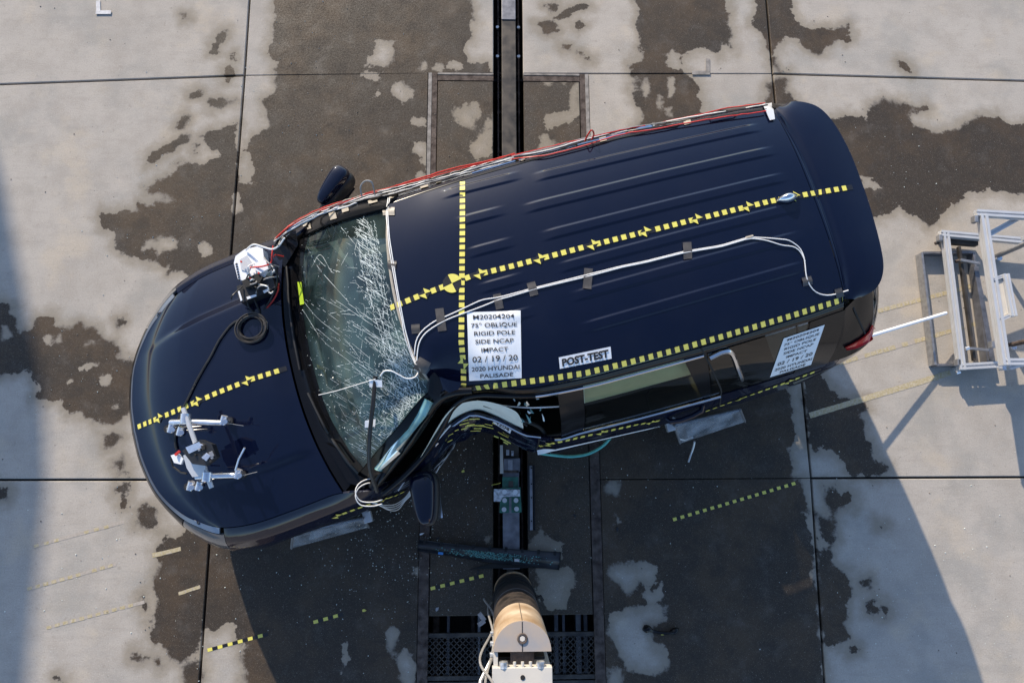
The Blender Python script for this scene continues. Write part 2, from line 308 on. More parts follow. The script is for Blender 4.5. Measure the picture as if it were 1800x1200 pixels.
# ------------------------------------------------------------------ setting: concrete yard
def ext(p):
    x, y = p
    x = -140 if x <= 0 else 1940 if x >= 1800 else x; y = -140 if y <= 0 else 1340 if y >= 1200 else y
    return x, y
def G(pts): return np.array([list(at(*ext(p)))[:2] for p in pts])
WET = [  # damp outlines on the slabs, in photo pixels
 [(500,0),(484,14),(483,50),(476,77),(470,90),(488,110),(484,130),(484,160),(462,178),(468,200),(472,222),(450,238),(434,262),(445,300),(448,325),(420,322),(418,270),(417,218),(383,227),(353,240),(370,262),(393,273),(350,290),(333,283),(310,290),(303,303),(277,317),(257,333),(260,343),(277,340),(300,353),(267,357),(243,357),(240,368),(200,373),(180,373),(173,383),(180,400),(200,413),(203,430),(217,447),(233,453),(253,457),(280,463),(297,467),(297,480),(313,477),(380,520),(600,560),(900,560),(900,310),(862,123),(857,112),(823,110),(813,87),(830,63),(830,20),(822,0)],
 [(1057,0),(1120,7),(1120,43),(1127,67),(1127,100),(1107,113),(1110,133),(1120,133),(1110,163),(1120,180),(1130,207),(1120,223),(1110,330),(1240,330),(1235,193),(1227,167),(1232,153),(1213,133),(1200,130),(1200,100),(1233,83),(1263,97),(1270,80),(1293,90),(1280,73),(1287,53),(1280,33),(1283,23),(1277,7),(1307,0)],
 [(1317,0),(1330,20),(1323,43),(1343,63),(1350,87),(1357,110),(1360,127),(1387,128),(1367,123),(1363,107),(1367,80),(1387,67),(1407,77),(1427,93),(1447,93),(1463,77),(1473,67),(1497,63),(1493,43),(1453,50),(1413,50),(1400,37),(1390,17),(1390,0)],
 [(1347,150),(1360,135),(1382,140),(1378,158),(1395,170),(1403,190),(1345,190),(1350,165)],
 [(1440,216),(1490,203),(1523,210),(1527,190),(1540,180),(1553,175),(1573,182),(1600,180),(1607,190),(1627,187),(1633,193),(1597,203),(1610,220),(1643,233),(1673,230),(1700,213),(1727,202),(1750,203),(1773,217),(1800,232),(1800,372),(1780,343),(1737,333),(1713,337),(1700,343),(1683,357),(1663,367),(1647,393),(1633,397),(1610,380),(1583,367),(1557,377),(1530,383),(1450,380)],
 [(0,523),(17,533),(27,560),(27,580),(37,585),(57,577),(67,560),(80,555),(93,558),(100,573),(143,570),(167,577),(180,597),(203,600),(210,610),(208,627),(228,630),(300,660),(300,722),(232,722),(213,737),(190,747),(167,740),(140,727),(120,727),(110,710),(110,700),(83,703),(63,697),(67,683),(57,667),(60,653),(43,648),(20,657),(0,657)],
 [(184,765),(200,758),(213,764),(210,785),(198,791),(184,786)],
 [(201,808),(213,802),(222,812),(220,830),(208,834),(203,822)],[(203,848),(228,846),(226,862),(216,869),(204,862)],[(213,884),(224,883),(223,893),(212,892)],
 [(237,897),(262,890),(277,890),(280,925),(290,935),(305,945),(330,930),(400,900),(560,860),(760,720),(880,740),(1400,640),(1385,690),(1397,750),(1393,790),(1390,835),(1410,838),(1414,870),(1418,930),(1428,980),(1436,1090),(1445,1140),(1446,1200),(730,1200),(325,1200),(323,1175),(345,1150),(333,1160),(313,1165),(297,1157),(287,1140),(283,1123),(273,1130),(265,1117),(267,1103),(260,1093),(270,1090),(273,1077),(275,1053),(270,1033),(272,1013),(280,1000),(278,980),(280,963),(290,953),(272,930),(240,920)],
 [(230,1148),(245,1146),(263,1150),(261,1160),(246,1163),(232,1157)],[(270,1155),(277,1155),(288,1168),(283,1176),(275,1170)],[(97,1190),(108,1191),(112,1199),(102,1199)],
 [(248,1046),(255,1044),(263,1058),(260,1076),(250,1070)],[(0,855),(13,858),(13,878),(0,880)],
 [(1450,857),(1467,855),(1477,867),(1487,860),(1502,870),(1500,887),(1477,890),(1467,907),(1450,897)],
 [(1434,903),(1467,913),(1468,935),(1460,955),(1438,945)],
 [(1435,963),(1460,963),(1467,987),(1483,1000),(1497,1018),(1493,1040),(1487,1067),(1483,1100),(1493,1120),(1473,1137),(1447,1127),(1438,1090)],
 [(1412,660),(1440,655),(1453,677),(1483,700),(1525,703),(1527,717),(1507,723),(1520,747),(1523,767),(1535,805),(1560,820),(1562,832),(1545,838),(1500,835),(1470,800),(1450,790),(1430,790),(1418,770)],
 [(320,22),(331,20),(330,32),(321,36)],[(385,57),(400,53),(400,68),(390,78),(380,94),(369,92),(372,80)],[(405,97),(416,95),(416,106),(406,106)],[(392,120),(405,115),(411,128),(402,146),(392,130)],[(366,178),(385,171),(415,178),(390,190),(380,195),(368,188)],[(335,165),(352,155),(356,160),(348,172),(337,172)],[(310,222),(330,198),(337,204),(322,228),(312,230)],[(262,275),(285,258),(318,236),(332,236),(331,248),(300,265),(285,280),(265,288),(256,290)],[(336,255),(352,254),(348,270),(338,268)],
 [(943,42),(960,36),(976,40),(986,55),(978,60),(962,60)],[(972,32),(990,22),(1003,10),(1030,5),(1037,12),(1012,22),(990,36)],[(1008,46),(1016,38),(1024,44),(1016,56)],[(1016,92),(1024,90),(1042,107),(1030,108)],[(988,79),(1001,79),(1001,86),(989,87)],[(958,8),(978,5),(978,18),(970,24)],
 [(1578,108),(1588,107),(1598,115),(1602,127),(1592,124),(1580,117)],[(1480,66),(1492,60),(1497,70),(1484,74)],[(1548,1068),(1556,1064),(1566,1072),(1560,1082)],[(1494,1138),(1502,1135),(1504,1146),(1496,1148)],[(1542,920),(1556,919),(1558,926),(1545,926)],[(1520,1060),(1536,1052),(1540,1074),(1524,1076)],[(1508,1018),(1528,1016),(1530,1034),(1514,1036)],
 [(205,560),(216,556),(219,568),(208,576)],
]
DRY = [
 [(667,67),(693,73),(690,100),(680,123),(663,113),(640,117),(650,97)],[(687,143),(710,145),(727,163),(717,170),(707,185),(695,170),(683,160)],[(653,172),(668,157),(671,162),(658,175)],[(637,131),(680,128),(670,139),(645,140)],[(738,123),(745,108),(754,108),(750,123)],[(757,123),(770,107),(782,117),(795,108),(822,123)],
 [(723,210),(740,205),(753,212),(750,221),(727,219)],[(725,245),(752,248),(752,290),(745,287),(728,270)],[(733,318),(736,300),(748,297),(750,315)],[(412,340),(420,338),(422,360),(428,372),(412,375)],
 [(248,441),(258,422),(285,418),(311,424),(312,436),(290,441),(280,446),(268,434)],[(352,432),(365,426),(374,436),(368,450),(355,450)],
 [(1168,95),(1182,85),(1195,98),(1198,125),(1185,122),(1172,110)],[(1177,137),(1183,137),(1185,160),(1178,170)],[(1174,185),(1182,188),(1180,205),(1172,200)],[(1157,165),(1164,170),(1164,190),(1158,188)],[(1130,165),(1137,140),(1140,165),(1135,175)],
 [(1507,307),(1527,308),(1547,330),(1520,333)],
 [(4,572),(15,570),(18,590),(6,596)],[(82,592),(88,590),(88,602),(81,604)],[(96,592),(104,591),(104,600),(97,600)],[(144,598),(163,600),(150,607)],[(143,648),(160,632),(177,640),(160,650)],[(170,657),(197,657),(183,677)],[(120,665),(128,666),(126,673),(119,672)],[(203,711),(210,711),(209,720),(203,720)],
 [(353,1107),(373,1107),(387,1097),(403,1095),(413,1103),(417,1127),(430,1133),(427,1153),(430,1200),(350,1200)],
 [(675,1110),(690,1100),(697,1110),(692,1150),(680,1140)],[(697,1153),(713,1140),(730,1160),(730,1200),(703,1197)],[(600,1130),(610,1125),(612,1170),(602,1180)],
 [(1067,1000),(1093,993),(1133,990),(1157,997),(1150,1027),(1123,1030),(1100,1047),(1080,1023)],[(1130,1047),(1163,1027),(1167,1053),(1147,1060)],[(1068,1080),(1100,1067),(1147,1063),(1173,1063),(1173,1087),(1147,1100),(1153,1127),(1173,1147),(1173,1167),(1153,1187),(1133,1180),(1100,1177),(1087,1153),(1073,1110)],[(1067,1180),(1090,1175),(1112,1200),(1060,1200)],
 [(1060,848),(1085,848),(1085,865),(1065,862)],[(1080,905),(1089,902),(1091,918),(1081,920)],[(724,1006),(734,1000),(735,1015),(726,1017)],[(1387,790),(1412,770),(1418,795),(1416,830),(1392,834)],
]
COVER_WET = [[(700,100),(1100,100),(1120,1250),(680,1250)]]
COVER_DRY = [[(797,187),(840,183),(847,200),(833,220),(813,223),(797,210)],[(866,195),(866,280),(833,278),(820,263),(840,240),(855,225)],[(950,200),(1000,197),(1007,150),(1021,143),(1022,200),(993,220),(960,227)],[(953,235),(985,250),(975,268),(945,262)],[(955,143),(1000,143),(990,150),(962,150)],
 [(940,990),(965,995),(1000,1000),(1010,1010),(1000,1050),(995,1073),(965,1075),(945,1040)],[(935,940),(950,930),(965,945),(985,955),(990,985),(930,965)],[(848,945),(862,943),(862,957),(850,957)]]
def sdist(P, poly):
    A = poly; B = np.roll(poly, -1, 0); best = np.full(len(P), 1e9, np.float32); ins = np.zeros(len(P), bool)
    for a, b in zip(A, B):
        ab = b - a; t = np.clip(((P - a) @ ab) / max(ab @ ab, 1e-9), 0, 1)
        d = P - a - t[:, None] * ab; best = np.minimum(best, (d * d).sum(1))
        c = ((a[1] > P[:, 1]) != (b[1] > P[:, 1]))
        if c.any(): ins ^= c & (P[:, 0] < (b[0] - a[0]) * (P[:, 1] - a[1]) / (b[1] - a[1] + 1e-12) + a[0])
    return np.where(ins, 1, -1) * np.sqrt(best)
GW = [G(p) for p in WET]; GD = [G(p) for p in DRY]; CW = [G(p) for p in COVER_WET]; CD = [G(p) for p in COVER_DRY]
def wetness(P, W, D):
    r = np.full(len(P), -1., np.float32)
    for L_, sgn in ((W, 1), (D, -1)):
        for poly in L_:
            lo, hi = poly.min(0) - .35, poly.max(0) + .35
            m = ((P > lo) & (P < hi)).all(1)
            if not m.any(): continue
            s = sdist(P[m], poly)
            r[m] = np.maximum(r[m], s) if sgn > 0 else np.minimum(r[m], -s)
    return r
def slab(name, quad, mat, W, D, z=0., parent=None, depth=.12, cell=.025, kind='structure'):
    """concrete slab from a quad of world xy corners (sw, se, ne, nw), dense top with the 'wet' attribute"""
    q = [np.array(p[:2], float) for p in quad]
    nx = max(2, int(max(np.linalg.norm(q[1] - q[0]), np.linalg.norm(q[2] - q[3])) / cell)); ny = max(2, int(max(np.linalg.norm(q[3] - q[0]), np.linalg.norm(q[2] - q[1])) / cell))
    sx_ = np.linspace(0, 1, nx + 1); ty_ = np.linspace(0, 1, ny + 1); cw_ = .005
    lx_ = np.linalg.norm(q[1] - q[0]); ly_ = np.linalg.norm(q[3] - q[0]); sx_[1] = cw_ / lx_; sx_[-2] = 1 - cw_ / lx_; ty_[1] = cw_ / ly_; ty_[-2] = 1 - cw_ / ly_
    s, t = np.meshgrid(sx_, ty_); s = s.ravel()[:, None]; t = t.ravel()[:, None]
    P = (1 - s) * (1 - t) * q[0] + s * (1 - t) * q[1] + s * t * q[2] + (1 - s) * t * q[3]
    wet = wetness(P, W, D)
    n = len(P); V = np.c_[P, np.full(n, z)]
    i = np.arange(nx)[None, :] + (nx + 1) * np.arange(ny)[:, None]; i = i.ravel()
    F = np.c_[i, i + 1, i + nx + 2, i + nx + 1].tolist()
    # skirt with a small chamfer
    ringi = list(range(nx + 1)) + [nx + (nx + 1) * k for k in range(1, ny + 1)] + [ny * (nx + 1) + k for k in range(nx - 1, -1, -1)] + [(nx + 1) * k for k in range(ny - 1, 0, -1)]
    low = V[ringi].copy(); V[ringi, 2] = z - .005; low[:, 2] = z - depth; b = n; V = np.r_[V, low]; wet = np.r_[wet, wet[ringi]]
    k = len(ringi)
    F += [[ringi[j], b + j, b + (j + 1) % k, ringi[(j + 1) % k]] for j in range(k)]
    o = mesh_obj(name, V.tolist(), F, mat, parent)
    a = o.data.attributes.new('wet', 'FLOAT', 'POINT'); a.data.foreach_set('value', wet.astype(np.float32))
    if kind and not parent: o['kind'] = kind
    return o
def exq(a, b, t): return a + (b - a) * t
g = .0085                                                         # half joint width
JL1, JL2, JR1, JR2 = [np.array(at(*p))[:2] for p in ((430, 133), (376, 843), (1358, 130), (1426, 840))]
L1, L2, R1, R2 = [np.array(at(*p))[:2] for p in ((-120, 153), (-120, 843), (1920, 146), (1920, 838))]
TL, TR = [np.array(at(*p))[:2] for p in ((446, -110), (1338, -110))]; BL, BR = [np.array(at(*p))[:2] for p in ((343, 1310), (1457, 1310))]
TRX0, TRX1, PX0, PX1, PY1, PY0 = -.012, .252, -.582, .827, 3.40, -1.06     # rail trench and pit frame (world x / y)
c_ = lambda p, dx, dy: (p[0] + dx * g, p[1] + dy * g)
TLo, TRo = (L1[0] + .1, TL[1]), (R1[0], TR[1]); BLo, BRo = (L2[0], BL[1]), (R2[0], BR[1])
slab('concrete_slab', [c_(L1, 0, 1), c_(JL1, -1, 1), c_(TL, -1, 0), TLo], MT['concrete'], GW, GD)
slab('concrete_slab', [c_(L2, 0, 1), c_(JL2, -1, 1), c_(JL1, -1, -1), c_(L1, 0, -1)], MT['concrete'], GW, GD)
slab('concrete_slab', [BLo, c_(BL, -1, 0), c_(JL2, -1, -1), c_(L2, 0, -1)], MT['concrete'], GW, GD)
slab('concrete_slab', [c_(JR1, 1, 1), c_(R1, 0, 1), TRo, c_(TR, 1, 0)], MT['concrete'], GW, GD)
slab('concrete_slab', [c_(JR2, 1, 1), c_(R2, 0, 1), c_(R1, 0, -1), c_(JR1, 1, -1)], MT['concrete'], GW, GD)
slab('concrete_slab', [c_(BR, 1, 0), BRo, c_(R2, 0, -1), c_(JR2, 1, -1)], MT['concrete'], GW, GD)
YM = lambda x, A, B: A[1] + (B[1] - A[1]) * (x - A[0]) / (B[0] - A[0])
h3 = .003
slab('concrete_slab', [c_(JL1, 1, .3), (TRX0, PY1 + .045), (TRX0, TL[1]), c_(TL, 1, 0)], MT['concrete'], GW, GD)
slab('concrete_slab', [(TRX1, PY1 + .045), c_(JR1, -1, .3), c_(TR, -1, 0), (TRX1, TR[1])], MT['concrete'], GW, GD)
slab('concrete_slab', [c_(JL2, 1, .3), (PX0, JL2[1] + h3), (PX0, PY1 + .04), c_(JL1, 1, -.3)], MT['concrete'], GW, GD)
slab('concrete_slab', [(PX1, JR2[1] + h3), c_(JR2, -1, .3), c_(JR1, -1, -.3), (PX1, PY1 + .04)], MT['concrete'], GW, GD)
slab('concrete_slab', [c_(BL, 1, 0), (PX0, BL[1]), (PX0, JL2[1] - h3), c_(JL2, 1, -.3)], MT['concrete'], GW, GD)
slab('concrete_slab', [(PX1, BR[1]), c_(BR, -1, 0), c_(JR2, -1, -.3), (PX1, JR2[1] - h3)], MT['concrete'], GW, GD)
# sub-base (seen only as the dark line in joints), pit floor and far ground
tag(MB().add([(L1[0] - .3, BL[1] - .3, -.035), (PX0 - .002, BL[1] - .3, -.035), (PX0 - .002, TL[1] + .3, -.035), (L1[0] - .3, TL[1] + .3, -.035),
      (PX1 + .002, BL[1] - .3, -.035), (R1[0] + .3, BL[1] - .3, -.035), (R1[0] + .3, TL[1] + .3, -.035), (PX1 + .002, TL[1] + .3, -.035)], [[0, 1, 2, 3], [4, 5, 6, 7]]).build('joint_filler', MT['joint']), kind='structure')
xs, ys, XX = L1[0] + .12, BL[1], 400
xe, ye = R1[0], TL[1]
far = MB()
for x0, x1, y0, y1 in ((-XX, xs, -XX, XX), (xe, XX, -XX, XX), (xs, xe, ye, XX), (xs, xe, -XX, ys)):
    far.add([(x0, y0, -.004), (x1, y0, -.004), (x1, y1, -.004), (x0, y1, -.004)], [[0, 1, 2, 3]])
tag(far.build('ground', concrete_mat('yard_beyond', (.45, .395, .33), gen=1.0)), kind='structure')
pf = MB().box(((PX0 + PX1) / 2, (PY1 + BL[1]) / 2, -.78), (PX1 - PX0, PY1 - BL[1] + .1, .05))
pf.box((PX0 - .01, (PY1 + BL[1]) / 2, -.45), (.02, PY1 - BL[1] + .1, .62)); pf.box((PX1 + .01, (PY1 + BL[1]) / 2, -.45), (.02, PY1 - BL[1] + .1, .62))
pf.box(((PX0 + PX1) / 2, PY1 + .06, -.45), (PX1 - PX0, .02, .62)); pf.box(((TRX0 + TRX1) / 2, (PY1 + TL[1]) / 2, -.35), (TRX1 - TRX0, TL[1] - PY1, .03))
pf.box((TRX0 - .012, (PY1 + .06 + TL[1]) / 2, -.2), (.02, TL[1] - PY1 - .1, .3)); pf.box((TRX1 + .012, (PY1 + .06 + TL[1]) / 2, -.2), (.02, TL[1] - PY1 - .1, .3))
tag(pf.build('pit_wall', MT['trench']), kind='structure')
# steel frame around the pit
fr = thing('steel_edging', 'rusty steel edging strips around the concrete covers along the tow rail', 'edging')
for x in (PX0 + .041, PX1 - .041): MB().bar((x, BL[1], -.012), (x, PY1 + .04, -.012), .076, .026).build('edging_strip', MT['rust'], fr)
for x in (PX0 + .018, PX1 - .018): MB().bar((x, .4, -.0085), (x, PY1 + .038, -.0085), .03, .026).build('edging_strip', MT['concrete_grey'], fr)
for x0, x1 in ((PX0 + .082, TRX0), (TRX1, PX1 - .082)):
    MB().bar((x0, PY1 - .004, -.013), (x1, PY1 - .004, -.013), .052, .026).build('edging_strip', MT['rust'], fr)
    MB().bar((x0, PY1 + .032, -.0085), (x1, PY1 + .032, -.0085), .016, .026).build('edging_strip', MT['concrete_grey'], fr)
# covers
CV = (('concrete pit cover left of the tow rail above the blue roof', PX0 + .084, TRX0 - .002, 1.4, PY1 - .034), ('concrete pit cover right of the tow rail above the blue roof', TRX1 + .002, PX1 - .084, 1.4, PY1 - .034),
      ('damp concrete pit cover left of the tow rail beside the impact pole', PX0 + .084, TRX0 - .002, PY0, 1.39), ('damp concrete pit cover right of the tow rail beside the impact pole', TRX1 + .002, PX1 - .084, PY0, 1.39))
for lb, x0, x1, y0, y1 in CV:
    o = slab('pit_cover', [(x0, y0), (x1, y0), (x1, y1), (x0, y1)], MT['cover_concrete'], CW, CD, z=-.003, kind=None, depth=.08)
    tag(o, lb, 'cover', 'concrete covers over the pit')
# monorail in the trench
rail = thing('tow_rail', 'long dark steel tow rail beam running in the floor slot', 'rail', (.12, 0, 0))
MB().box((.005, (PY1 + .30 + 3.95 - .3) / 2 - .95, -.03), (.125, 5.9, .05), bev=.004).build('rail_cap', MT['dark_steel'], rail)
MB().box((.005, 4.25, -.022), (.125, .56, .05), bev=.004).build('rail_cap', MT['steel'], rail)
MB().box((.0, 1.3, -.2), (.05, 6.6, .29)).build('rail_web', MT['dark_steel'], rail)
for x in (-.088, .095): MB().bar((x, -2, -.12), (x, 4.6, -.12), .012, .05).build('side_angle', MT['rust'], rail)
for y in (3.95, 3.66):
    for x in (-.095, .095): MB().cyl((x, y, -.085), .014, .02, 10).build('bolt', MT['bare'], rail)
MB().box((.005, -.35, -.003), (.128, .75, .006)).build('rail_top_plate', MT['steel'], rail)  # thin paler steel plate over the lower stretch of rail
ms = MB()
for k in range(30):
    for x in (-.075, .085): ms.box((x, -1.0 + k * .19, -.2), (.05, .02, .02))
tag(ms.build('cross_lug', MT['rust'], rail), kind='stuff')
# open pit with grates in front of the pole
for lb, y0, y1 in (('expanded metal floor grate over the open pit just behind the pole base', -1.50, -1.20), ('second expanded metal floor grate at the lower photo edge', -1.95, -1.54)):
    gr = thing('floor_grate', lb, 'grate', (.12, (y0 + y1) / 2, -.03), group='grates over the pit')
    hx, hy = .655, (y1 - y0) / 2
    f = MB(); f.bar((-hx, hy, 0), (hx, hy, 0), .03, .03); f.bar((-hx, -hy, 0), (hx, -hy, 0), .03, .03); f.bar((-hx, -hy, -.001), (-hx, hy, -.001), .03, .03); f.bar((hx, -hy, -.001), (hx, hy, -.001), .03, .03)
    for x in (-.2, .22): f.bar((x, -hy, -.016), (x, hy, -.016), .025, .02)
    f.build('grate_frame', MT['dark_steel'], gr)
    dm = MB(); px, py = .045, .022
    for i in range(int(2 * hx / px)):
        for j in range(int(2 * hy / py)):
            x = -hx + (i + .5 * (j % 2)) * px; y = -hy + j * py
            for sg in (0, 1):
                dm.bar((x + sg * px / 2, y + sg * py, .004), (x + px / 2 * (1 - sg) + (px if sg else 0) * 1, y + (py if not sg else 0), .004), .006, .004)
    tag(dm.build('diamond_mesh', MT['dark_steel'], gr), kind='stuff')
pb = thing('pit_beams', 'dim steel beams down inside the open pit behind the pole', 'beam', (.12, -1.3, -.5))
for x, wd in ((-.6, .05), (-.50, .02), (-.30, .03), (-.25, .02), (.38, .03), (.44, .02), (.56, .04), (.62, .03)): MB().bar((x, -1, 0), (x, .35, 0), wd, .1).build('beam', random.choice([MT['steel'], MT['rust'], MT['alu_dark']]), pb)
MB().box((0, .2, -.06), (1.3, .1, .04)).build('beam', MT['dark_steel'], pb)

# ------------------------------------------------------------------ unseen off-frame block, added and shaped to cast the left-edge shadow
BH = 8.0; bo = Vector((math.sin(R_(SUN_AZ)), -math.cos(R_(SUN_AZ)), 0)) * BH / math.tan(R_(SUN_EL))
be = [at(-60, 100) - bo, at(2, 300) - bo, at(78, 690) - bo, at(84, 860) - bo, at(45, 1250) - bo]; be.append(be[-1] + Vector((-.5, -2, 0)))
bc = Vector((-9.5, 14, 0)); bld = thing('shadow_block', 'unseen tan block shaped to cast the shadow along the left edge', 'building', bc)
pl = [(p.x - bc.x, p.y - bc.y) for p in be]; pl = [(pl[0][0] - 9, pl[0][1])] + pl + [(pl[-1][0] - 9, pl[-1][1])]
MB().prism(pl[::-1], 0, BH - .1).build('wall', pmat('tan_cladding', (.42, .36, .29), .8, var=.06), bld)
MB().prism(pl[::-1], BH - .099, BH).build('roof', MT['alu_dark'], bld)

# ------------------------------------------------------------------ the crashed car (local frame: u to the rear, v to its right side, z up)
YAW = R_(15.306); ORG = Vector((-2.476, .396, 0))
car = thing('crashed_suv', 'dark blue SUV with driver door caved in by the pole and shattered windscreen', 'car', ORG, YAW)
RL = Matrix.Rotation(-YAW, 3, 'Z')
def loc(wp): return RL @ (Vector(wp) - ORG)
def carp(px, py, z): return loc(at(px, py, z))
CAML = loc((0, 0, CAM_H))
def bend(u): return -.085 * (math.log1p(math.exp((1.75 - u) / .12)) * .12)
def dent(u, z):
    x = u - 2.22
    wl, wr_ = .50, .40
    a = abs(x) / (wl if x < 0 else wr_)
    sh = 1 / (1 + (a / .62) ** 3.2)
    dz = float(np.interp(z, [.1, .4, .75, 1.05, 1.3, 1.5, 1.6, 1.75], [.27, .30, .30, .29, .25, .18, .13, .07]))
    return sh * dz
def tri(x): return 2 * abs(2 * (x - math.floor(x + .5))) - 1
def D(p):
    u, v, z = p
    if v < 0:
        k = sst(-.22, -.62, v) if z > 1.3 else 1.0 - sst(-.45, -.1, v)
        dv = dent(u, z) * k
        # buckling of the roof edge and front roof corner
        if z > 1.35:
            x = (u - 2.2)
            z += -.055 * math.exp(-(x / .22) ** 2) * sst(-.2, -.6, v) + .03 * math.exp(-((u - 2.42) / .1) ** 2 - ((v + .5) / .14) ** 2) + .035 * math.exp(-((u - 2.06) / .06) ** 2 - ((v + .42) / .10) ** 2)
            z += .012 * math.sin((u - 2.2) * 14) * math.exp(-((u - 2.5) / .5) ** 2) * sst(-.15, -.6, v)
        elif z > .2:
            # crumple ripples in the door skin
            wv = math.exp(-((u - 2.2) / .42) ** 2)
            dv += wv * (.017 * tri(z * 6.3 + u * .9) + .012 * tri(u * 4.7 + z * 1.9) + .006 * tri(z * 15 - u * 3))
            dv -= .02 * math.exp(-((u - 2.72) / .12) ** 2) * sst(.3, .7, z)
        v += dv
    v += bend(u)
    return Vector((u, v, z))
# plan of the lower body (half), and height/inset tables
PLAN = cr_curve([(0, 0), (.015, .2), (.075, .43), (.18, .63), (.29, .775), (.45, .91), (.70, .978), (1.0, .995), (1.5, .995), (2.2, .99), (3.0, 1.0), (3.6, 1.005), (4.1, 1.005), (4.45, .99), (4.7, .955), (4.90, .87), (4.985, .66), (5.0, .3), (5.005, 0)], 16)
PU = np.array([p[0] for p in PLAN]); PW = np.array([p[1] for p in PLAN])
PT = np.r_[0, np.cumsum(np.hypot(np.diff(PU), np.diff(PW)))]; PTOT = PT[-1]
def plan(t):
    u = np.interp(t, PT, PU); w_ = np.interp(t, PT, PW); e = .02
    du = np.interp(min(t + e, PTOT), PT, PU) - np.interp(max(t - e, 0), PT, PU); dw = np.interp(min(t + e, PTOT), PT, PW) - np.interp(max(t - e, 0), PT, PW)
    n = math.hypot(du, dw); return u, w_, -dw / n, du / n            # outward normal (nu, nw)
def t_of(u): 
    k = np.argmax(PW > .97); j = len(PW) - 1 - np.argmax(PW[::-1] > .9)
    return float(np.interp(u, PU, PT)) if True else 0
ztop = tab([0, .1, .3, .7, 1.2, 1.5, 2.5, 3.5, 4.2, 4.7, 5], [.90, .915, .955, 1.02, 1.075, 1.09, 1.085, 1.10, 1.14, 1.16, 1.15])
def zlow(u):
    z = .24 if u < 4.4 else lerp(.24, .34, (u - 4.4) / .6)
    for uw in (.98, 3.90):
        x = abs(u - uw)
        if x < .46: z = max(z, .36 + math.sqrt(max(0, .46 ** 2 - x * x)) * .98)
    return z
fI = tab([0, .12, .35, .6, .78, .90, .97, 1], [.16, .08, .015, 0, .025, .07, .125, .165])
dI = tab([0, .12, .3, .5, .62, .70, .88, 1], [.07, .02, 0, .004, .0, .012, .04, .085])
nI = tab([0, .15, .35, .6, .8, .93, 1], [.20, .10, .02, 0, .015, .045, .09])
def ring(side, t, q):
    u, w_, nu, nw = plan(t)
    zl, zt = zlow(u), ztop(u); z = zl + q * (zt - zl)
    qq = (z - .24) / (zt - .24)
    k = sst(1.25, 1.6, u); ins = lerp(fI(qq), dI(qq), k)
    kn = 1 - sst(.05, .45, u); ins = lerp(ins, nI(qq), kn) * lerp(1, .55, sst(4.4, 4.8, u))
    w2 = w_ * (1.035 if side < 0 else .985)
    return (u - nu * ins, side * max(0, (w2 - nw * ins)) if w_ > 1e-6 else 0.0, z)
BV, BF, BN = [], [], []           # all outer panels, for laying tape, paper and wires on them
def panel(name, P, mat, parent=car, fold=.018, reg=True, smooth=True, flip=False, dfm=True, label=None, mats=None, sharp=None):
    """grid of undeformed points P[i][j] -> smooth panel with a folded-in edge"""
    ni, nj = len(P), len(P[0])
    A = np.array([[list(D(p)) if dfm else list(p) for p in row] for row in P])
    gu = np.gradient(A, axis=0); gv = np.gradient(A, axis=1); N_ = np.cross(gu, gv); N_ /= (np.linalg.norm(N_, axis=2, keepdims=True) + 1e-9)
    if flip: N_ = -N_
    V = A.reshape(-1, 3).tolist(); F = []
    for i in range(ni - 1):
        for j in range(nj - 1):
            q = [i * nj + j, (i + 1) * nj + j, (i + 1) * nj + j + 1, i * nj + j + 1]; F.append(q[::-1] if flip else q)
    if reg:
        b = len(BV); BV.extend(V); BF.extend([[x + b for x in f] for f in F])
    if fold:
        rg = [(i, 0) for i in range(ni)] + [(ni - 1, j) for j in range(1, nj)] + [(i, nj - 1) for i in range(ni - 2, -1, -1)] + [(0, j) for j in range(nj - 2, 0, -1)]
        b = len(V); V += [(A[i, j] - N_[i, j] * fold).tolist() for i, j in rg]; k = len(rg)
        for a in range(k):
            i0, j0 = rg[a]; i1, j1 = rg[(a + 1) % k]; q = [i0 * nj + j0, b + a, b + (a + 1) % k, i1 * nj + j1]; F.append(q[::-1] if flip else q)
    o = mesh_obj(name, V, F, mats or mat, parent, smooth, None, sharp or 40)
    if label: o['label'] = label
    return o
def ringpanel(name, side, t0, t1, q0, q1, nt_, nq, mat, off=0, **kw):
    P = [[ring(side, lerp(t0, t1, i / nt_), lerp(q0, q1, j / nq)) for j in range(nq + 1)] for i in range(nt_ + 1)]
    if off:
        P = [[(p[0], p[1] + side * off, p[2]) for p in r] for r in P]
    return panel(name, P, mat, flip=(side > 0), **kw)
gp = .004
T = {k: t_of(k) for k in (.42, .50, 1.34, 1.62, 2.68, 3.78, 4.62)}
dg = gp / 2
for sd in (-1, 1):
    ringpanel('fender', sd, T[.50] + dg, T[1.62] - dg, 0, 1, 46, 22, MT['paint'])
    if sd < 0:
        ringpanel('front_door', sd, T[1.62] + dg, T[2.68] - dg, 0.04, 1, 64, 34, MT['paint'], label='crushed front door skin wrapped around the pole imprint')
    else: ringpanel('front_door', sd, T[1.62] + dg, T[2.68] - dg, 0.04, 1, 24, 16, MT['paint'])
    ringpanel('rear_door', sd, T[2.68] + dg, T[3.78] - dg, 0.04, 1, 34, 20, MT['paint'])
    ringpanel('rear_quarter', sd, T[3.78] + dg, T[4.62] - dg, 0, 1, 34, 20, MT['paint'])
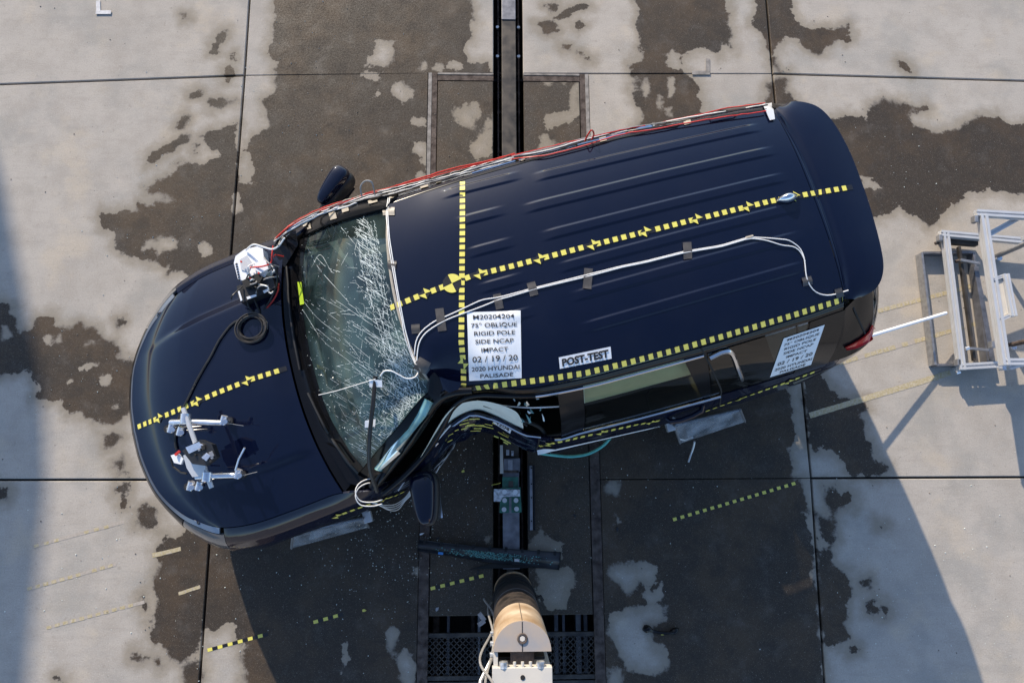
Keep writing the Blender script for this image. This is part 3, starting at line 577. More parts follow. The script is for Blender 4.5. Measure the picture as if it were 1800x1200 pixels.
# nose and tail wrap round from side to side
def wrap(name, t0, t1, q0, q1, n, nq, mat, **kw):
    ts = [lerp(t1, t0, i / n) for i in range(n + 1)]
    rows = [[ring(-1, t, lerp(q0, q1, j / nq)) for j in range(nq + 1)] for t in ts] + [[ring(1, t, lerp(q0, q1, j / nq)) for j in range(nq + 1)] for t in ts[::-1][1:]]
    return panel(name, rows, mat, **kw)
wrap('front_bumper', 0, T[.50] - dg, 0, .60, 26, 10, MT['paint'], flip=True)
wrap('grille', 0, t_of(.22), .605, .967, 16, 8, MT['black_gloss'], flip=True)
wrap('hood_edge_chrome', 0, t_of(.46), .972, 1, 26, 4, MT['satin'], flip=True, fold=.01)
for sd in (-1, 1):
    ringpanel('headlight', sd, t_of(.225), T[.50] - dg, .605, .967, 14, 6, MT['lamp'])
def rearwrap(name, u0, q0, q1, n, nq, mat, **kw):
    t0 = t_of(u0) + dg
    ts = [lerp(t0, PTOT, i / n) for i in range(n + 1)]
    rows = [[ring(-1, t, lerp(q0, q1, j / nq)) for j in range(nq + 1)] for t in ts] + [[ring(1, t, lerp(q0, q1, j / nq)) for j in range(nq + 1)] for t in ts[::-1][1:]]
    return panel(name, rows, mat, **kw)
rearwrap('rear_bumper', 4.62, 0, .5, 22, 8, MT['paint'])
rearwrap('tailgate_lower', 4.62, .505, 1, 22, 10, MT['paint'])
for sd in (-1, 1):
    if sd < 0: continue
    P = [[ring(sd, lerp(t_of(4.66), t_of(4.97), i / 16), lerp(lerp(.93, .72, i / 16), lerp(.955, .998, sst(0, 10, i)), j / 6)) for j in range(7)] for i in range(17)]
    P = [[(p[0] + .006 * (i / 16), p[1] + sd * .006, p[2] + .003) for p in r] for i, r in enumerate(P)]
    panel('tail_light', P, MT['red_lens'], flip=sd > 0)
# hood: Coons patch between nose, fender tops and cowl
def coons(c0, c1, d0, d1, ni, nj):
    """c0(s),c1(s): edges at t=0,1 ; d0(t),d1(t): edges at s=0,1"""
    out = []
    for i in range(ni + 1):
        t = i / ni; r = []
        for j in range(nj + 1):
            s = j / nj; a = np.array
            p = (1 - t) * a(c0(s)) + t * a(c1(s)) + (1 - s) * a(d0(t)) + s * a(d1(t)) - ((1 - s) * (1 - t) * a(c0(0)) + s * (1 - t) * a(c0(1)) + (1 - s) * t * a(c1(0)) + s * t * a(c1(1)))
            r.append(p)
        out.append(r)
    return out
tc_, te_ = t_of(.30), t_of(1.34)
def hood_front(s):
    x = (s - .5) * 2; p = ring(-1 if x < 0 else 1, abs(x) * tc_, 1); return (p[0] + .004, p[1], p[2] + .001)
def hood_side(sd):
    def f(t):
        p = ring(sd, lerp(tc_, te_, t), 1); k = lerp(1, .994, min(1, t * 4)); return (p[0] + .004 * (1 - t), p[1] * k, p[2] + .002)
    return f
hs0, hs1 = hood_side(-1)(1), hood_side(1)(1)
def hood_rear(s):
    x = (s - .5) * 2; w_ = hs1[1] if x > 0 else -hs0[1]
    return (lerp(1.205, 1.34, abs(x) ** 2.2), x * w_, lerp(1.125, hs0[2], abs(x) ** 2.4))
P = coons(hood_front, hood_rear, hood_side(-1), hood_side(1), 60, 84)
for i, r in enumerate(P):
    t = i / 60
    for j, p in enumerate(r):
        x = abs(j / 84 - .5) * 2
        f = 1 - (1 - 2 * t) ** 2 if t < .5 else math.sin(math.pi * t)
        p[2] += .050 * f * (1 - x ** 2.2) + .019 * sst(.585 + .1 * t, .535 + .1 * t, x) * sst(.05, .6, t) * sst(1.0, .9, t)
panel('hood', P, MT['paint'])
# cowl and windscreen
WSB = cr_curve([(1.47, -.80), (1.41, -.66), (1.335, -.38), (1.31, 0), (1.335, .38), (1.41, .66), (1.47, .80)], 10)
WST = cr_curve([(2.075, -.605), (2.03, -.42), (2.0, -.2), (1.99, 0), (2.0, .2), (2.03, .42), (2.075, .605)], 10)
def crv(C, zf):
    C = np.array(C); 
    def f(s): k = s * (len(C) - 1); return (float(np.interp(k, range(len(C)), C[:, 0])), float(np.interp(k, range(len(C)), C[:, 1])), zf((s - .5) * 2))
    return f
wb = crv(WSB, lambda x: 1.125 - .02 * x * x); wt = crv(WST, lambda x: 1.672 - .062 * abs(x) ** 2.2)
NWI, NWJ = 40, 60
P = [[np.array(wb(j / NWJ)) * (1 - t) + np.array(wt(j / NWJ)) * t + np.array((-.028, 0, .03)) * math.sin(math.pi * t) for j in range(NWJ + 1)] for t in [i / NWI for i in range(NWI + 1)]]
for i, r in enumerate(P):
    for j, p in enumerate(r):
        x = (j / NWJ - .5) * 2; t = i / NWI
        p[2] += -.05 * math.exp(-((x + .75) / .25) ** 2 - ((t - .85) / .3) ** 2) + .006 * math.sin(x * 17 + t * 9) * math.exp(-((x + .6) / .4) ** 2 - ((t - .7) / .4) ** 2)
WS_P = [[tuple(p) for p in r] for r in P]
ws = panel('windscreen', WS_P, MT['glass_ws'], fold=0)
edge = lambda f, k: [f(s / 40) for s in range(41)]
def strip(name, A, B, mat, n=6, bul=.012, label=None, fold=.015, reg=True):
    """smooth strip between two polylines of equal length"""
    P = []
    for a, b in zip(A, B):
        P.append([np.array(a) * (1 - k / n) + np.array(b) * (k / n) + np.array((0, 0, bul * math.sin(math.pi * k / n))) for k in range(n + 1)])
    return panel(name, P, mat, flip=True, label=label, fold=fold, reg=reg)
hr = [(lambda p: (p[0] + .008, p[1], p[2] - .022))(hood_rear(s / 40)) for s in range(41)]
wbs = [wb(s / 40) for s in range(41)]
cw = strip('cowl', [(p[0], p[1] * 1.0, p[2]) for p in hr], [(p[0] - .004, p[1], p[2] - .002) for p in wbs], MT['black_gloss'], bul=-.02)
strip('windscreen_band', [(p[0] - .001, p[1], p[2] + .003) for p in wbs], [tuple(np.array(WS_P[3][int(s / 40 * NWJ)]) + (0, 0, .003)) for s in range(41)], MT['black_gloss'], bul=0, fold=0)
# roof
zc = tab([1.98, 2.2, 2.5, 3.0, 3.7, 4.2, 4.53, 4.82], [1.676, 1.695, 1.713, 1.728, 1.724, 1.705, 1.682, 1.655])
zs = tab([2.05, 2.5, 3.0, 3.7, 4.2, 4.53, 4.82], [1.605, 1.632, 1.645, 1.64, 1.625, 1.605, 1.585])
wr = tab([2.05, 2.3, 2.6, 3.0, 3.5, 4.0, 4.3, 4.53], [.632, .648, .66, .668, .668, .658, .645, .625])
def roofpt(u, a):
    """a in -1..1 across"""
    return (u, a * wr(u), zs(u) + (zc(u) - zs(u)) * (1 - abs(a) ** 2.7))
RIBS = [(.545, 2.95, 4.40), (.36, 2.83, 4.42), (.17, 2.88, 4.42), (-.035, 2.92, 4.42), (-.215, 2.95, 4.38), (-.40, 2.95, 4.36), (.385, 2.44, 2.75), (.185, 2.44, 2.75), (-.03, 2.45, 2.75), (-.23, 2.46, 2.75), (.585, 2.40, 2.9)]
def ribz(u, v):
    z = 0
    for v0, a, b in RIBS:
        c0 = v0 * (1 - .035 * (u - 3.2)) 
        d = abs(v - c0)
        if d < .06: z += .0066 * (1 - min(1., max(0., (d - .022) / .0135))) * sst(a, a + .10, u) * sst(b, b - .12, u)
    return z
NU, NV = 110, 430
P = []
for i in range(NU + 1):
    r = []
    for j in range(NV + 1):
        s = j / NV; f = wt(s); u = lerp(f[0] + .012, 4.525, i / NU); a = (s - .5) * 2; p = roofpt(u, a)
        k = sst(.10, 0, i / NU); zz = lerp(p[2], f[2] + .008 + (u - f[0]) * .09, k)
        r.append((u, p[1], zz + ribz(u, p[1])))
    P.append(r)
panel('roof', P, MT['paint'], fold=.02)
strip('roof_front_seal', [(p[0] - .004, p[1], p[2] + .004) for p in [wt(s / 40) for s in range(41)]], [(p[0] + .014, p[1], p[2] + .007) for p in [wt(s / 40) for s in range(41)]], MT['duct'], n=2, bul=.004, fold=0)
# spoiler / tailgate top
SPR = cr_curve([(4.60, -.645), (4.72, -.615), (4.79, -.53), (4.825, -.39), (4.852, -.14), (4.862, .09), (4.858, .27), (4.83, .45), (4.775, .57), (4.67, .64), (4.60, .645)], 8)
spr = crv(SPR, lambda x: 1.652 - .06 * abs(x) ** 3)
P = []
for i in range(31):
    r = []
    for j in range(61):
        s = j / 60; a = (s - .5) * 2; A_ = np.array(roofpt(4.533, a)); A_[2] -= .006; B_ = np.array(spr(s)); k = i / 30
        p = lerp(A_, B_, k); p[2] += .012 * math.sin(math.pi * k) - .016 * math.exp(-((k - .12) / .06) ** 2) * sst(1, .8, abs(a))
        r.append(p)
    P.append(r)
panel('spoiler', P, MT['paint'], fold=.035)
# greenhouse: belt line to upper door frame
TGz = tab([1.5, 2.1, 2.5, 3.0, 3.7, 4.3, 4.6], [1.15, 1.56, 1.585, 1.598, 1.593, 1.57, 1.55])
TGw = tab([1.5, 2.1, 2.5, 3.0, 3.7, 4.3, 4.6], [.90, .685, .70, .712, .712, .695, .675])
def belt(sd, u):
    p = ring(sd, t_of(u), 1); return np.array(p)
def side(sd, u, q, off=0.):
    A_ = belt(sd, u); B_ = np.array((u, sd * TGw(u), TGz(u))); p = lerp(A_, B_, q); p[1] += sd * (.028 * math.sin(math.pi * q) + off); return p
def sidepatch(name, sd, u0, u1, q0, q1, mat, n=20, nq=8, off=0., **kw):
    P = [[side(sd, lerp(u0(lerp(q0, q1, j / nq)), u1(lerp(q0, q1, j / nq)), i / n), lerp(q0, q1, j / nq), off) for j in range(nq + 1)] for i in range(n + 1)]
    return panel(name, P, mat, flip=(sd > 0), **kw)
for sd in (-1, 1):
    # cant rail between roof skin and door frame
    A_ = [roofpt(u, sd * 1.0) for u in np.linspace(2.10, 4.52, 60)]
    A_ = [(p[0], p[1] + sd * .003, p[2] - .004) for p in A_]
    B_ = [(u, sd * TGw(u), TGz(u)) for u in np.linspace(2.10, 4.52, 60)]
    M1 = [tuple(lerp(np.array(a), np.array(b), .45) + np.array((0, 0, .008))) for a, b in zip(A_, B_)]
    strip('roof_drip_moulding', A_ if sd < 0 else M1, M1 if sd < 0 else A_, MT['black_gloss'], n=3, bul=.004)
    strip('door_frame_upper', M1 if sd < 0 else B_, B_ if sd < 0 else M1, MT['black_gloss'] if sd < 0 else MT['paint'], n=3, bul=.006)
    # A pillar
    wsE = [np.array(WS_P[int(k / 30 * NWI)][0 if sd < 0 else NWJ]) + np.array((.0, sd * .004, .004)) for k in range(31)]
    oE = []
    for k in range(31):
        t = k / 30; p = lerp(np.array((1.56, sd * .915, 1.105)), np.array((2.16, sd * .692, 1.57)), t) + np.array((-.03, 0, .035)) * math.sin(math.pi * t); oE.append(p)
    strip('front_pillar', oE if sd < 0 else wsE, wsE if sd < 0 else oE, MT['black_gloss'], n=6, bul=.015)
    # windows and pillars
    fw0 = lambda q: lerp(1.62, 2.14, q); fw1 = lambda q: lerp(2.74, 2.76, q)
    if sd > 0: sidepatch('front_door_window', sd, fw0, fw1, .06, .97, MT['glass_clear'], fold=0)
    sidepatch('middle_pillar', sd, lambda q: 2.745, lambda q: 2.895, 0.0, 1., MT['black_gloss'], n=6)
    sidepatch('rear_door_window', sd, lambda q: 2.90, lambda q: lerp(3.70, 3.50, q), .07, .96, MT['glass_tint'], fold=0)
    sidepatch('rear_pillar', sd, lambda q: lerp(3.70, 3.50, q), lambda q: lerp(3.74, 3.64, q), 0, 1., MT['black_gloss'], n=6)
    sidepatch('quarter_window', sd, lambda q: lerp(3.745, 3.645, q), lambda q: lerp(4.50, 4.50, q), .05, .98, MT['glass_dark'], n=24, fold=0)
    sidepatch('corner_pillar', sd, lambda q: 4.30, lambda q: 4.54, 0.0, 1., MT['black_gloss'], n=8, off=.004)
    # bright window surround
    def ln(name, f, n=30, r=.006):
        pts = [D(f(k / n)) for k in range(n + 1)]; return MB().tube(pts, r, 6).build(name, MT['chrome'], car, True)
    ln('chrome_strip', lambda t: side(sd, lerp(2.70, 3.80, t), .015, .012), r=.0085)
    ln('chrome_strip', lambda t: side(sd, lerp(2.62, 3.62, t), .985, .006), r=.007)
    if sd < 0: ln('chrome_strip', lambda t: side(sd, lerp(1.66, 2.62, t), .0, .004), r=.007, n=60)
    C_ = cr_curve([(3.66, .93), (3.74, .965), (3.80, .90), (3.86, .60), (3.91, .33)], 8)
    ln('chrome_strip', lambda t: side(sd, float(np.interp(t * (len(C_) - 1), range(len(C_)), [c[0] for c in C_])), float(np.interp(t * (len(C_) - 1), range(len(C_)), [c[1] for c in C_])), .008), r=.014)
# tailgate glass wrapping between the corners
tb = t_of(4.52)
bot = [np.array(ring(-1, lerp(tb, PTOT, i / 20), 1)) for i in range(21)] + [np.array(ring(1, lerp(tb, PTOT, i / 20), 1)) for i in range(19, -1, -1)]
topc = [np.array(spr(i / 40)) + np.array((-.02, 0, -.045)) for i in range(41)]
topc[0] = np.array((4.54, -.676, 1.553)); topc[-1] = np.array((4.54, .676, 1.553))
P = [[lerp(a, b, k / 8) + np.array((.03 * math.sin(math.pi * k / 8), 0, 0)) for k in range(9)] for a, b in zip(bot, topc)]
panel('tailgate_glass', P[5:-5], MT['glass_dark'], fold=0)
panel('corner_panel', P[:6], MT['black_gloss']); panel('corner_panel', P[-6:], MT['black_gloss'])
# under-body, cabin floor, bulkheads
def blk(name, c, d, mat, bev=.02, **k): return MB().box(c, d, bev=bev, **k).build(name, mat, car, True)
ft = MB()
fl = [ring(-1, lerp(T[.50], t_of(4.6), i / 60), .0) for i in range(61)]
vs = [];
for p in fl: 
    a = D((p[0], p[1] + .06, .27)); b = D((p[0], -p[1] * .95 - .06, .27)); vs += [a, b]
ft.add(vs, [[2 * i, 2 * i + 1, 2 * i + 3, 2 * i + 2] for i in range(60)])
ft.build('floor_pan', MT['black_matte'], car)
blk('engine', (.75, -.12, .62), (.7, 1.2, .5), MT['black_matte'])
blk('bulkhead', (1.25, -.06, .65), (.06, 1.5, .7), MT['black_matte'])
# wheels
def wheel(uw, vw, rz=0):
    h = bpy.data.objects.new('wheel', None); col.objects.link(h); h.parent = car; h.location = (uw, vw + bend(uw), .37); h.rotation_euler = (0, 0, rz)
    n = 40; prof = [(.24, -.10), (.33, -.115), (.365, -.09), (.372, 0), (.365, .09), (.33, .115), (.24, .10)]
    vs = [(r * math.cos(2 * math.pi * i / n), y, r * math.sin(2 * math.pi * i / n)) for i in range(n) for r, y in prof]; k = len(prof)
    mesh_obj('tyre', vs, [[i * k + j, i * k + j + 1, ((i + 1) % n) * k + j + 1, ((i + 1) % n) * k + j] for i in range(n) for j in range(k - 1)], MT['rubber'], h, True)
    sd = -1 if vw < 0 else 1; m = MB(); m.tube([(.235 * math.cos(a), sd * .09, .235 * math.sin(a)) for a in np.linspace(0, 2 * math.pi, 33)[:-1]], .018, 6, closed=True)
    for q in range(5):
        a = 2 * math.pi * q / 5; m.bar((0, sd * .085, 0), (.235 * math.cos(a), sd * .085, .235 * math.sin(a)), .05, .03, up=(0, 1, 0))
    m.cyl((0, sd * .085, 0), .06, .04, 16, axis=(0, 1, 0)); m.cyl((0, 0, 0), .24, .05, 24, axis=(0, 1, 0)); m.build('rim', MT['alu_dark'], h)
    return h
wheel(.98, -.86); wheel(.98, .84); wheel(3.90, -.88); wheel(3.90, .84)
# cabin
P = [[np.array((lerp(1.44, 1.80, i / 8) - .05 * math.sin(j / 10 * math.pi), lerp(-.72, .74, j / 10), 1.055 - .02 * (i / 8) - .10 * (i == 8))) for j in range(11)] for i in range(9)]
panel('dashboard', P, MT['dash'], reg=False, fold=.3)
blk('console', (2.3, -.05, .62), (1.1, .22, .5), MT['interior'])
def seat(u, v, mat=MT['seat'], w_=.5):
    h = bpy.data.objects.new('seat', None); col.objects.link(h); h.parent = car; h.location = (u, v, 0)
    MB().box((0, 0, .58), (.52, w_, .16), bev=.05).build('seat_cushion', mat, h, True)
    MB().box((.30, 0, .95), (.14, w_, .66), Matrix.Rotation(R_(14), 3, 'Y'), bev=.06).build('seat_back', mat, h, True)
    MB().box((.40, 0, 1.36), (.10, .26, .17), Matrix.Rotation(R_(10), 3, 'Y'), bev=.04).build('headrest', mat, h, True)
seat(2.12, .40); seat(2.3, -.24)
for v in (-.38, .38): seat(3.1, v, MT['beige'], .55)
seat(3.95, 0, MT['beige'], 1.1)
sw = bpy.data.objects.new('steering_wheel', None); col.objects.link(sw); sw.parent = car; sw.location = (1.86, -.34, 1.0); sw.rotation_euler = (0, R_(-62), 0)
MB().tube([(.185 * math.cos(a), .185 * math.sin(a), 0) for a in np.linspace(0, 2 * math.pi, 33)[:-1]], .016, 8, closed=True).build('wheel_rim', MT['black_plastic'], sw, True)
m = MB(); m.box((0, 0, -.02), (.15, .13, .05), bev=.02); m.bar((-.18, 0, -.01), (.18, 0, -.01), .03, .02, up=(0, 0, 1)); m.build('wheel_hub', MT['black_plastic'], sw, True)
P = [[(lerp(2.1, 4.5, i / 20), lerp(-.60, .60, j / 12), lerp(1.60, 1.655, 1 - abs(j / 6 - 1) ** 2)) for j in range(13)] for i in range(21)]
panel('headliner', P, MT['beige'], reg=False, fold=0)
# deployed curtain airbag hanging along the driver side: rear length behind tinted glass, front length bulging out of the broken window
P = []
for i in range(31):
    u = lerp(2.86, 3.66, i / 30); r = []
    for j in range(13):
        q = j / 12; p = lerp(np.array((u, -.60, TGz(u) - .04)), np.array((u, -.78, 1.14)), q); p[1] -= .05 * math.sin(math.pi * q) * (.75 + .25 * math.cos(u * 16)); r.append(p)
    P.append(r)
panel('curtain_airbag', P, MT['airbag'], reg=False, fold=0)
at_ = cr_curve([(742, 800), (766, 756), (786, 726), (806, 711), (838, 704), (872, 709), (905, 722), (917, 738)], 6); ab_ = cr_curve([(740, 806), (768, 768), (786, 748), (808, 732), (838, 721), (866, 730), (896, 745), (920, 755)], 6)
P = []
for a, b in zip(at_, ab_):
    A_ = carp(a[0], a[1], 1.40); B_ = carp(b[0], b[1], 1.02); r = []
    for k in range(9):
        t = k / 8; p = A_.lerp(B_, t); p.y -= .0; p.z += .05 * math.sin(math.pi * t); r.append(tuple(p))
    P.append(r)
panel('curtain_airbag', P, MT['airbag'], reg=False, fold=0, dfm=False, label='pale deployed airbag bulging out of the broken front window')
# mirrors
def mirror(c, rz, L_, wd, tilt=0, label=None, tp=1):
    h = bpy.data.objects.new('door_mirror', None); col.objects.link(h); h.parent = car; h.location = c; h.rotation_euler = (tilt, 0, rz)
    if label: h['label'] = label
    def ell(name, sx, sy, sz, off, mat, n=16, cut=None):
        vs, fs = [], []
        for i in range(n + 1):
            th = math.pi * i / n
            for j in range(24):
                ph = 2 * math.pi * j / 24; f = lambda x: math.copysign(abs(x) ** .62, x)
                x, y, z = f(math.sin(th)) * f(math.cos(ph)), f(math.cos(th)), f(math.sin(th)) * f(math.sin(ph))
                k = 1 - .45 * (y * tp + 1) / 2
                vs.append((off[0] + sx * x * k, off[1] + sy * y, off[2] + sz * z * k))
        for i in range(n):
            for j in range(24): fs.append([i * 24 + j, i * 24 + (j + 1) % 24, (i + 1) * 24 + (j + 1) % 24, (i + 1) * 24 + j])
        return mesh_obj(name, vs, fs, mat, h, True)
    ell('mirror_shell', wd, L_, .075, (-.004, 0, .045), MT['paint']); ell('mirror_housing', wd * 1.04, L_ * 1.03, .085, (.018, 0, -.012), MT['black_plastic'])
    MB().bar((.01, -L_ * .8 * (1 if rz > -1.4 and c[1] > 0 else -1), -.04), (.02, -L_ * 1.7 * (1 if c[1] > 0 else -1), -.07), .07, .05, bev=.01).build('mirror_arm', MT['black_plastic'], h)
    MB().bar((.02, -L_ * .75, -.098), (.02, L_ * .7, -.098), wd * 1.5, .004).build('mirror_glass', MT['chrome'], h)
c1 = carp(588, 332, 1.14); mirror((c1.x, c1.y, 1.14), R_(-48), .145, .072, tp=-1)
c2 = carp(747, 876, 1.0); mirror((c2.x, c2.y, 1.0), R_(-8), .165, .095, R_(-8), 'driver mirror hanging loose off the crushed door', tp=-1)
# door handles
def handle(u, sd):
    pts = [np.array(ring(sd, t_of(u + d), .78)) + np.array((0, sd * o, 0)) for d, o in ((-.12, .0), (-.10, .03), (-.04, .042), (.04, .042), (.10, .03), (.12, 0))]
    MB().tube([D(p) for p in pts], [.014, .018, .017, .017, .018, .014], 8).build('door_handle', MT['paint'], car, True)
for sd in (-1, 1): handle(3.58, sd)
handle(2.5, 1)
# sharkfin antenna, roof rear
c = carp(1384, 349, 1.70)
vs = []; fs = []
for i in range(13):
    t = i / 12; wd = .028 * (1 - abs(2 * t - 1) ** 2.5) + .002; hh = .055 * math.sin(math.pi * t ** .8) + .004
    for j in range(9):
        a = math.pi * j / 8; vs.append((-.07 + .14 * t, wd * math.cos(a), hh * math.sin(a)))
for i in range(12):
    for j in range(8): fs.append([i * 9 + j, (i + 1) * 9 + j, (i + 1) * 9 + j + 1, i * 9 + j + 1])
an = mesh_obj('roof_antenna', vs, fs, MT['chrome'], car, True); an.location = (c.x, c.y, zc(c.x) + .005 - .0)
BVH = BVHTree.FromPolygons([Vector(v) for v in BV], BF)
def hit(px, py, off=.003, zf=1.0):
    """car-local point and normal where the sight line meets the bodywork"""
    d = (carp(px, py, 0) - CAML).normalized()
    l, n, i, dd = BVH.ray_cast(CAML, d)
    if l is None: return carp(px, py, zf), Vector((0, 0, 1))
    if n.dot(d) > 0: n = -n
    return l + n * off, n

#--PART3-- things on and around the car, laid out along the bodywork
def track(px, step=4, off=.003, zf=1.0):
    """dense points on the bodywork along a photo polyline"""
    out = []
    for (a, b), (c, d) in zip(px[:-1], px[1:]):
        n = max(1, int(math.hypot(c - a, d - b) / step))
        for k in range(n): out.append(hit(a + (c - a) * k / n, b + (d - b) * k / n, off, zf))
    out.append(hit(*px[-1], off, zf))
    ok = [out[0]]
    for q in out[1:]:
        if (q[0] - ok[-1][0]).length < .16 + .0: ok.append(q)
    return ok if len(ok) > len(out) * .6 else out
def ribbon_pts(tr):
    P = [p for p, n in tr]; N_ = [n for p, n in tr]; S = [0.]
    for a, b in zip(P[:-1], P[1:]): S.append(S[-1] + (b - a).length)
    PA = np.array([list(p) for p in P]); NA = np.array([list(n) for n in N_]); S = np.array(S)
    def f(s):
        p = Vector([np.interp(s, S, PA[:, k]) for k in range(3)]); n = Vector([np.interp(s, S, NA[:, k]) for k in range(3)]).normalized()
        e = .012; q = Vector([np.interp(min(s + e, S[-1]), S, PA[:, k]) for k in range(3)]) - Vector([np.interp(max(s - e, 0), S, PA[:, k]) for k in range(3)])
        t = q.normalized(); return p, n, t, n.cross(t).normalized()
    return f, S[-1]
def marking_tape(px, w_=.031, sq=.029, per=.0515, targets=(), round_t=(), parent=car, start=0., name='marking_tape', ymat=None, skip=0., gapf=None):
    f, L_ = ribbon_pts(track(px)); m = MB(); h = w_ / 2
    def quad(s0, s1, a0, a1, lift, mi, n=3):
        vs = []; 
        for k in range(n + 1):
            p, nn, t, x = f(lerp(s0, s1, k / n)); vs += [p + x * a0 + nn * lift, p + x * a1 + nn * lift]
        m.add(vs, [[2 * k, 2 * k + 1, 2 * k + 3, 2 * k + 2] for k in range(n)], mi)
    quad(0, L_, -h, h, 0, 0, max(4, int(L_ / .03)))
    s = start
    tg = [t * L_ for t in targets]
    while s + sq < L_:
        if not any(abs(s + sq / 2 - t) < .026 for t in tg) and random.random() >= skip: quad(s, s + sq, -h, h, .0015, 1)
        s += per
    for t in tg:
        r = .033
        p, nn, tt, x = f(t)
        for a0, a1 in ((-.5, .5),):
            m.add([p + x * r + nn * .002, p - tt * r + nn * .002, p - x * r + nn * .002, p + tt * r + nn * .002], [[0, 1, 2, 3]], 0)
        m.add([p + nn * .004, p + x * r + nn * .004, p + tt * r * 1.15 + nn * .004, p - x * r + nn * .004, p - tt * r * 1.15 + nn * .004], [[0, 2, 1], [0, 4, 3]], 1)
    for t in round_t:
        p, nn, tt, x = f(t * L_); r = .055
        def sector(a0, a1, lift, mi):
            vs = [p + nn * lift] + [p + (tt * math.cos(lerp(a0, a1, k / 10)) + x * math.sin(lerp(a0, a1, k / 10))) * r + nn * lift for k in range(11)]
            m.add(vs, [[0, k, k + 1] for k in range(1, 11)], mi)
        sector(0, 2 * math.pi, .002, 0); sector(.1, math.pi / 2 + .1, .005, 1); sector(math.pi + .1, 1.5 * math.pi + .1, .005, 1)
    return m.build(name, [MT['tape_black'], ymat or MT['yellow']], parent)
# dashes on the car
marking_tape([(243, 750), (300, 726), (380, 691), (440, 667), (504, 647)], targets=(.185, .46, .77))
marking_tape([(687, 541), (740, 519), (830, 485), (900, 468), (1033, 433), (1210, 389), (1350, 355), (1412, 343), (1460, 335), (1498, 329)], targets=(.078, .193, .316, .427, .538, .648, .76, .865), round_t=(.135,))
marking_tape([(813, 320), (813, 400), (812, 500), (811, 600), (815, 640), (815, 684)], targets=(.87,), sq=.027, per=.0425)
marking_tape([(808, 690), (830, 682), (880, 676), (960, 666), (1030, 655), (1100, 638), (1180, 617), (1280, 588), (1380, 558), (1488, 524)], w_=.033, sq=.0275, per=.053)
marking_tape([(588, 907), (640, 888), (700, 868), (718, 858)], targets=(.03, .62), w_=.026)
marking_tape([(948, 783), (1000, 772), (1060, 758), (1120, 745), (1160, 738)], targets=(.10, .52, .92), w_=.026)
marking_tape([(1240, 722), (1300, 700), (1380, 672), (1443, 648)], targets=(.3, .72), w_=.026)
# crumpled tape in the pole imprint
m = MB()
for k in range(26):
    cx, cy = random.uniform(790, 895), 0
    t_ = (cx - 838) / 50; cy = 738 + 22 * t_ * t_ + random.uniform(-6, 22)
    sl_ = .9 * t_ * .6; L_ = random.uniform(6, 20)
    tr = track([(cx - L_ / 2, cy - sl_ * L_ / 2), (cx + L_ / 2, cy + sl_ * L_ / 2)], 3, .003)
    f, LL = ribbon_pts(tr)
    if LL > .25: continue
    vs = []
    for q in range(4):
        p, n, t, x = f(LL * q / 3); vs += [p + x * .004, p - x * .004]
    m.add(vs, [[2 * q, 2 * q + 1, 2 * q + 3, 2 * q + 2] for q in range(3)])
tag(m.build('torn_tape', MT['yellow'], car), kind='stuff')

# printed papers
_txt = {}
def text_mesh(body):
    if body in _txt: return _txt[body]
    c = bpy.data.curves.new('t', 'FONT'); c.body = body; c.resolution_u = 3; c.offset = .042 if body.startswith('POST') else .008
    o = bpy.data.objects.new('t', c); col.objects.link(o)
    bpy.context.view_layer.update(); me = o.evaluated_get(bpy.context.evaluated_depsgraph_get()).to_mesh()
    bm = bmesh.new(); bm.from_mesh(me); bmesh.ops.triangulate(bm, faces=bm.faces[:])
    bmesh.ops.subdivide_edges(bm, edges=[e for e in bm.edges if e.calc_length() > .25], cuts=1); bmesh.ops.triangulate(bm, faces=bm.faces[:])
    bm.verts.ensure_lookup_table(); v = np.array([(q.co.x, q.co.y) for q in bm.verts]); f = [[q.index for q in a.verts] for a in bm.faces]; bm.free()
    bpy.data.objects.remove(o); bpy.data.curves.remove(c)
    _txt[body] = (v, f); return v, f
def paper(name, label, cat, quad, lines, nu=16, nv=18, off=.004, curl=None, mat='paper', bottom=None, parent=None, ink='ink'):
    """quad: photo pixels tl,tr,br,bl ; lines: (text, x0, x1, y centre, height) in paper units"""
    q = [np.array(p, float) for p in quad]
    def pix(s, t):
        return (1 - s) * (1 - t) * q[0] + s * (1 - t) * q[1] + s * t * q[2] + (1 - s) * t * q[3]
    c0, _ = hit(*pix(.5, .5)); 
    if parent: base = Vector((0, 0, 0)); root = None
    base = Vector((0, 0, 0)) if parent else c0
    vs = []
    for j in range(nv + 1):
        for i in range(nu + 1):
            s, t = i / nu, j / nv
            if bottom: t = t * bottom(s)
            p, n = hit(*pix(s, t), off + (curl(s, t) if curl else 0)); vs.append(p - base)
    fs = [[j * (nu + 1) + i, (j + 1) * (nu + 1) + i, (j + 1) * (nu + 1) + i + 1, j * (nu + 1) + i + 1] for j in range(nv) for i in range(nu)]
    o = mesh_obj(name, vs, fs, MT[mat], parent, True)
    if not parent:
        o.matrix_world = Matrix.Translation(ORG) @ Matrix.Rotation(YAW, 4, 'Z') @ Matrix.Translation(base); tag(o, label, cat)
    elif label: o['label'] = label
    for txt, x0, x1, yc, hh in lines:
        v, f = text_mesh(txt); lo, hi = v.min(0), v.max(0); 
        S_ = x0 + (v[:, 0] - lo[0]) / (hi[0] - lo[0]) * (x1 - x0); T_ = yc + hh / 2 - (v[:, 1] - 0) / .72 * hh
        V = []
        for s, t in zip(S_, T_):
            p, n = hit(*pix(s, t), off + .003 + (curl(s, t) if curl else 0)); V.append(p - base)
        mesh_obj('lettering', V, f, MT[ink], o)
    return o
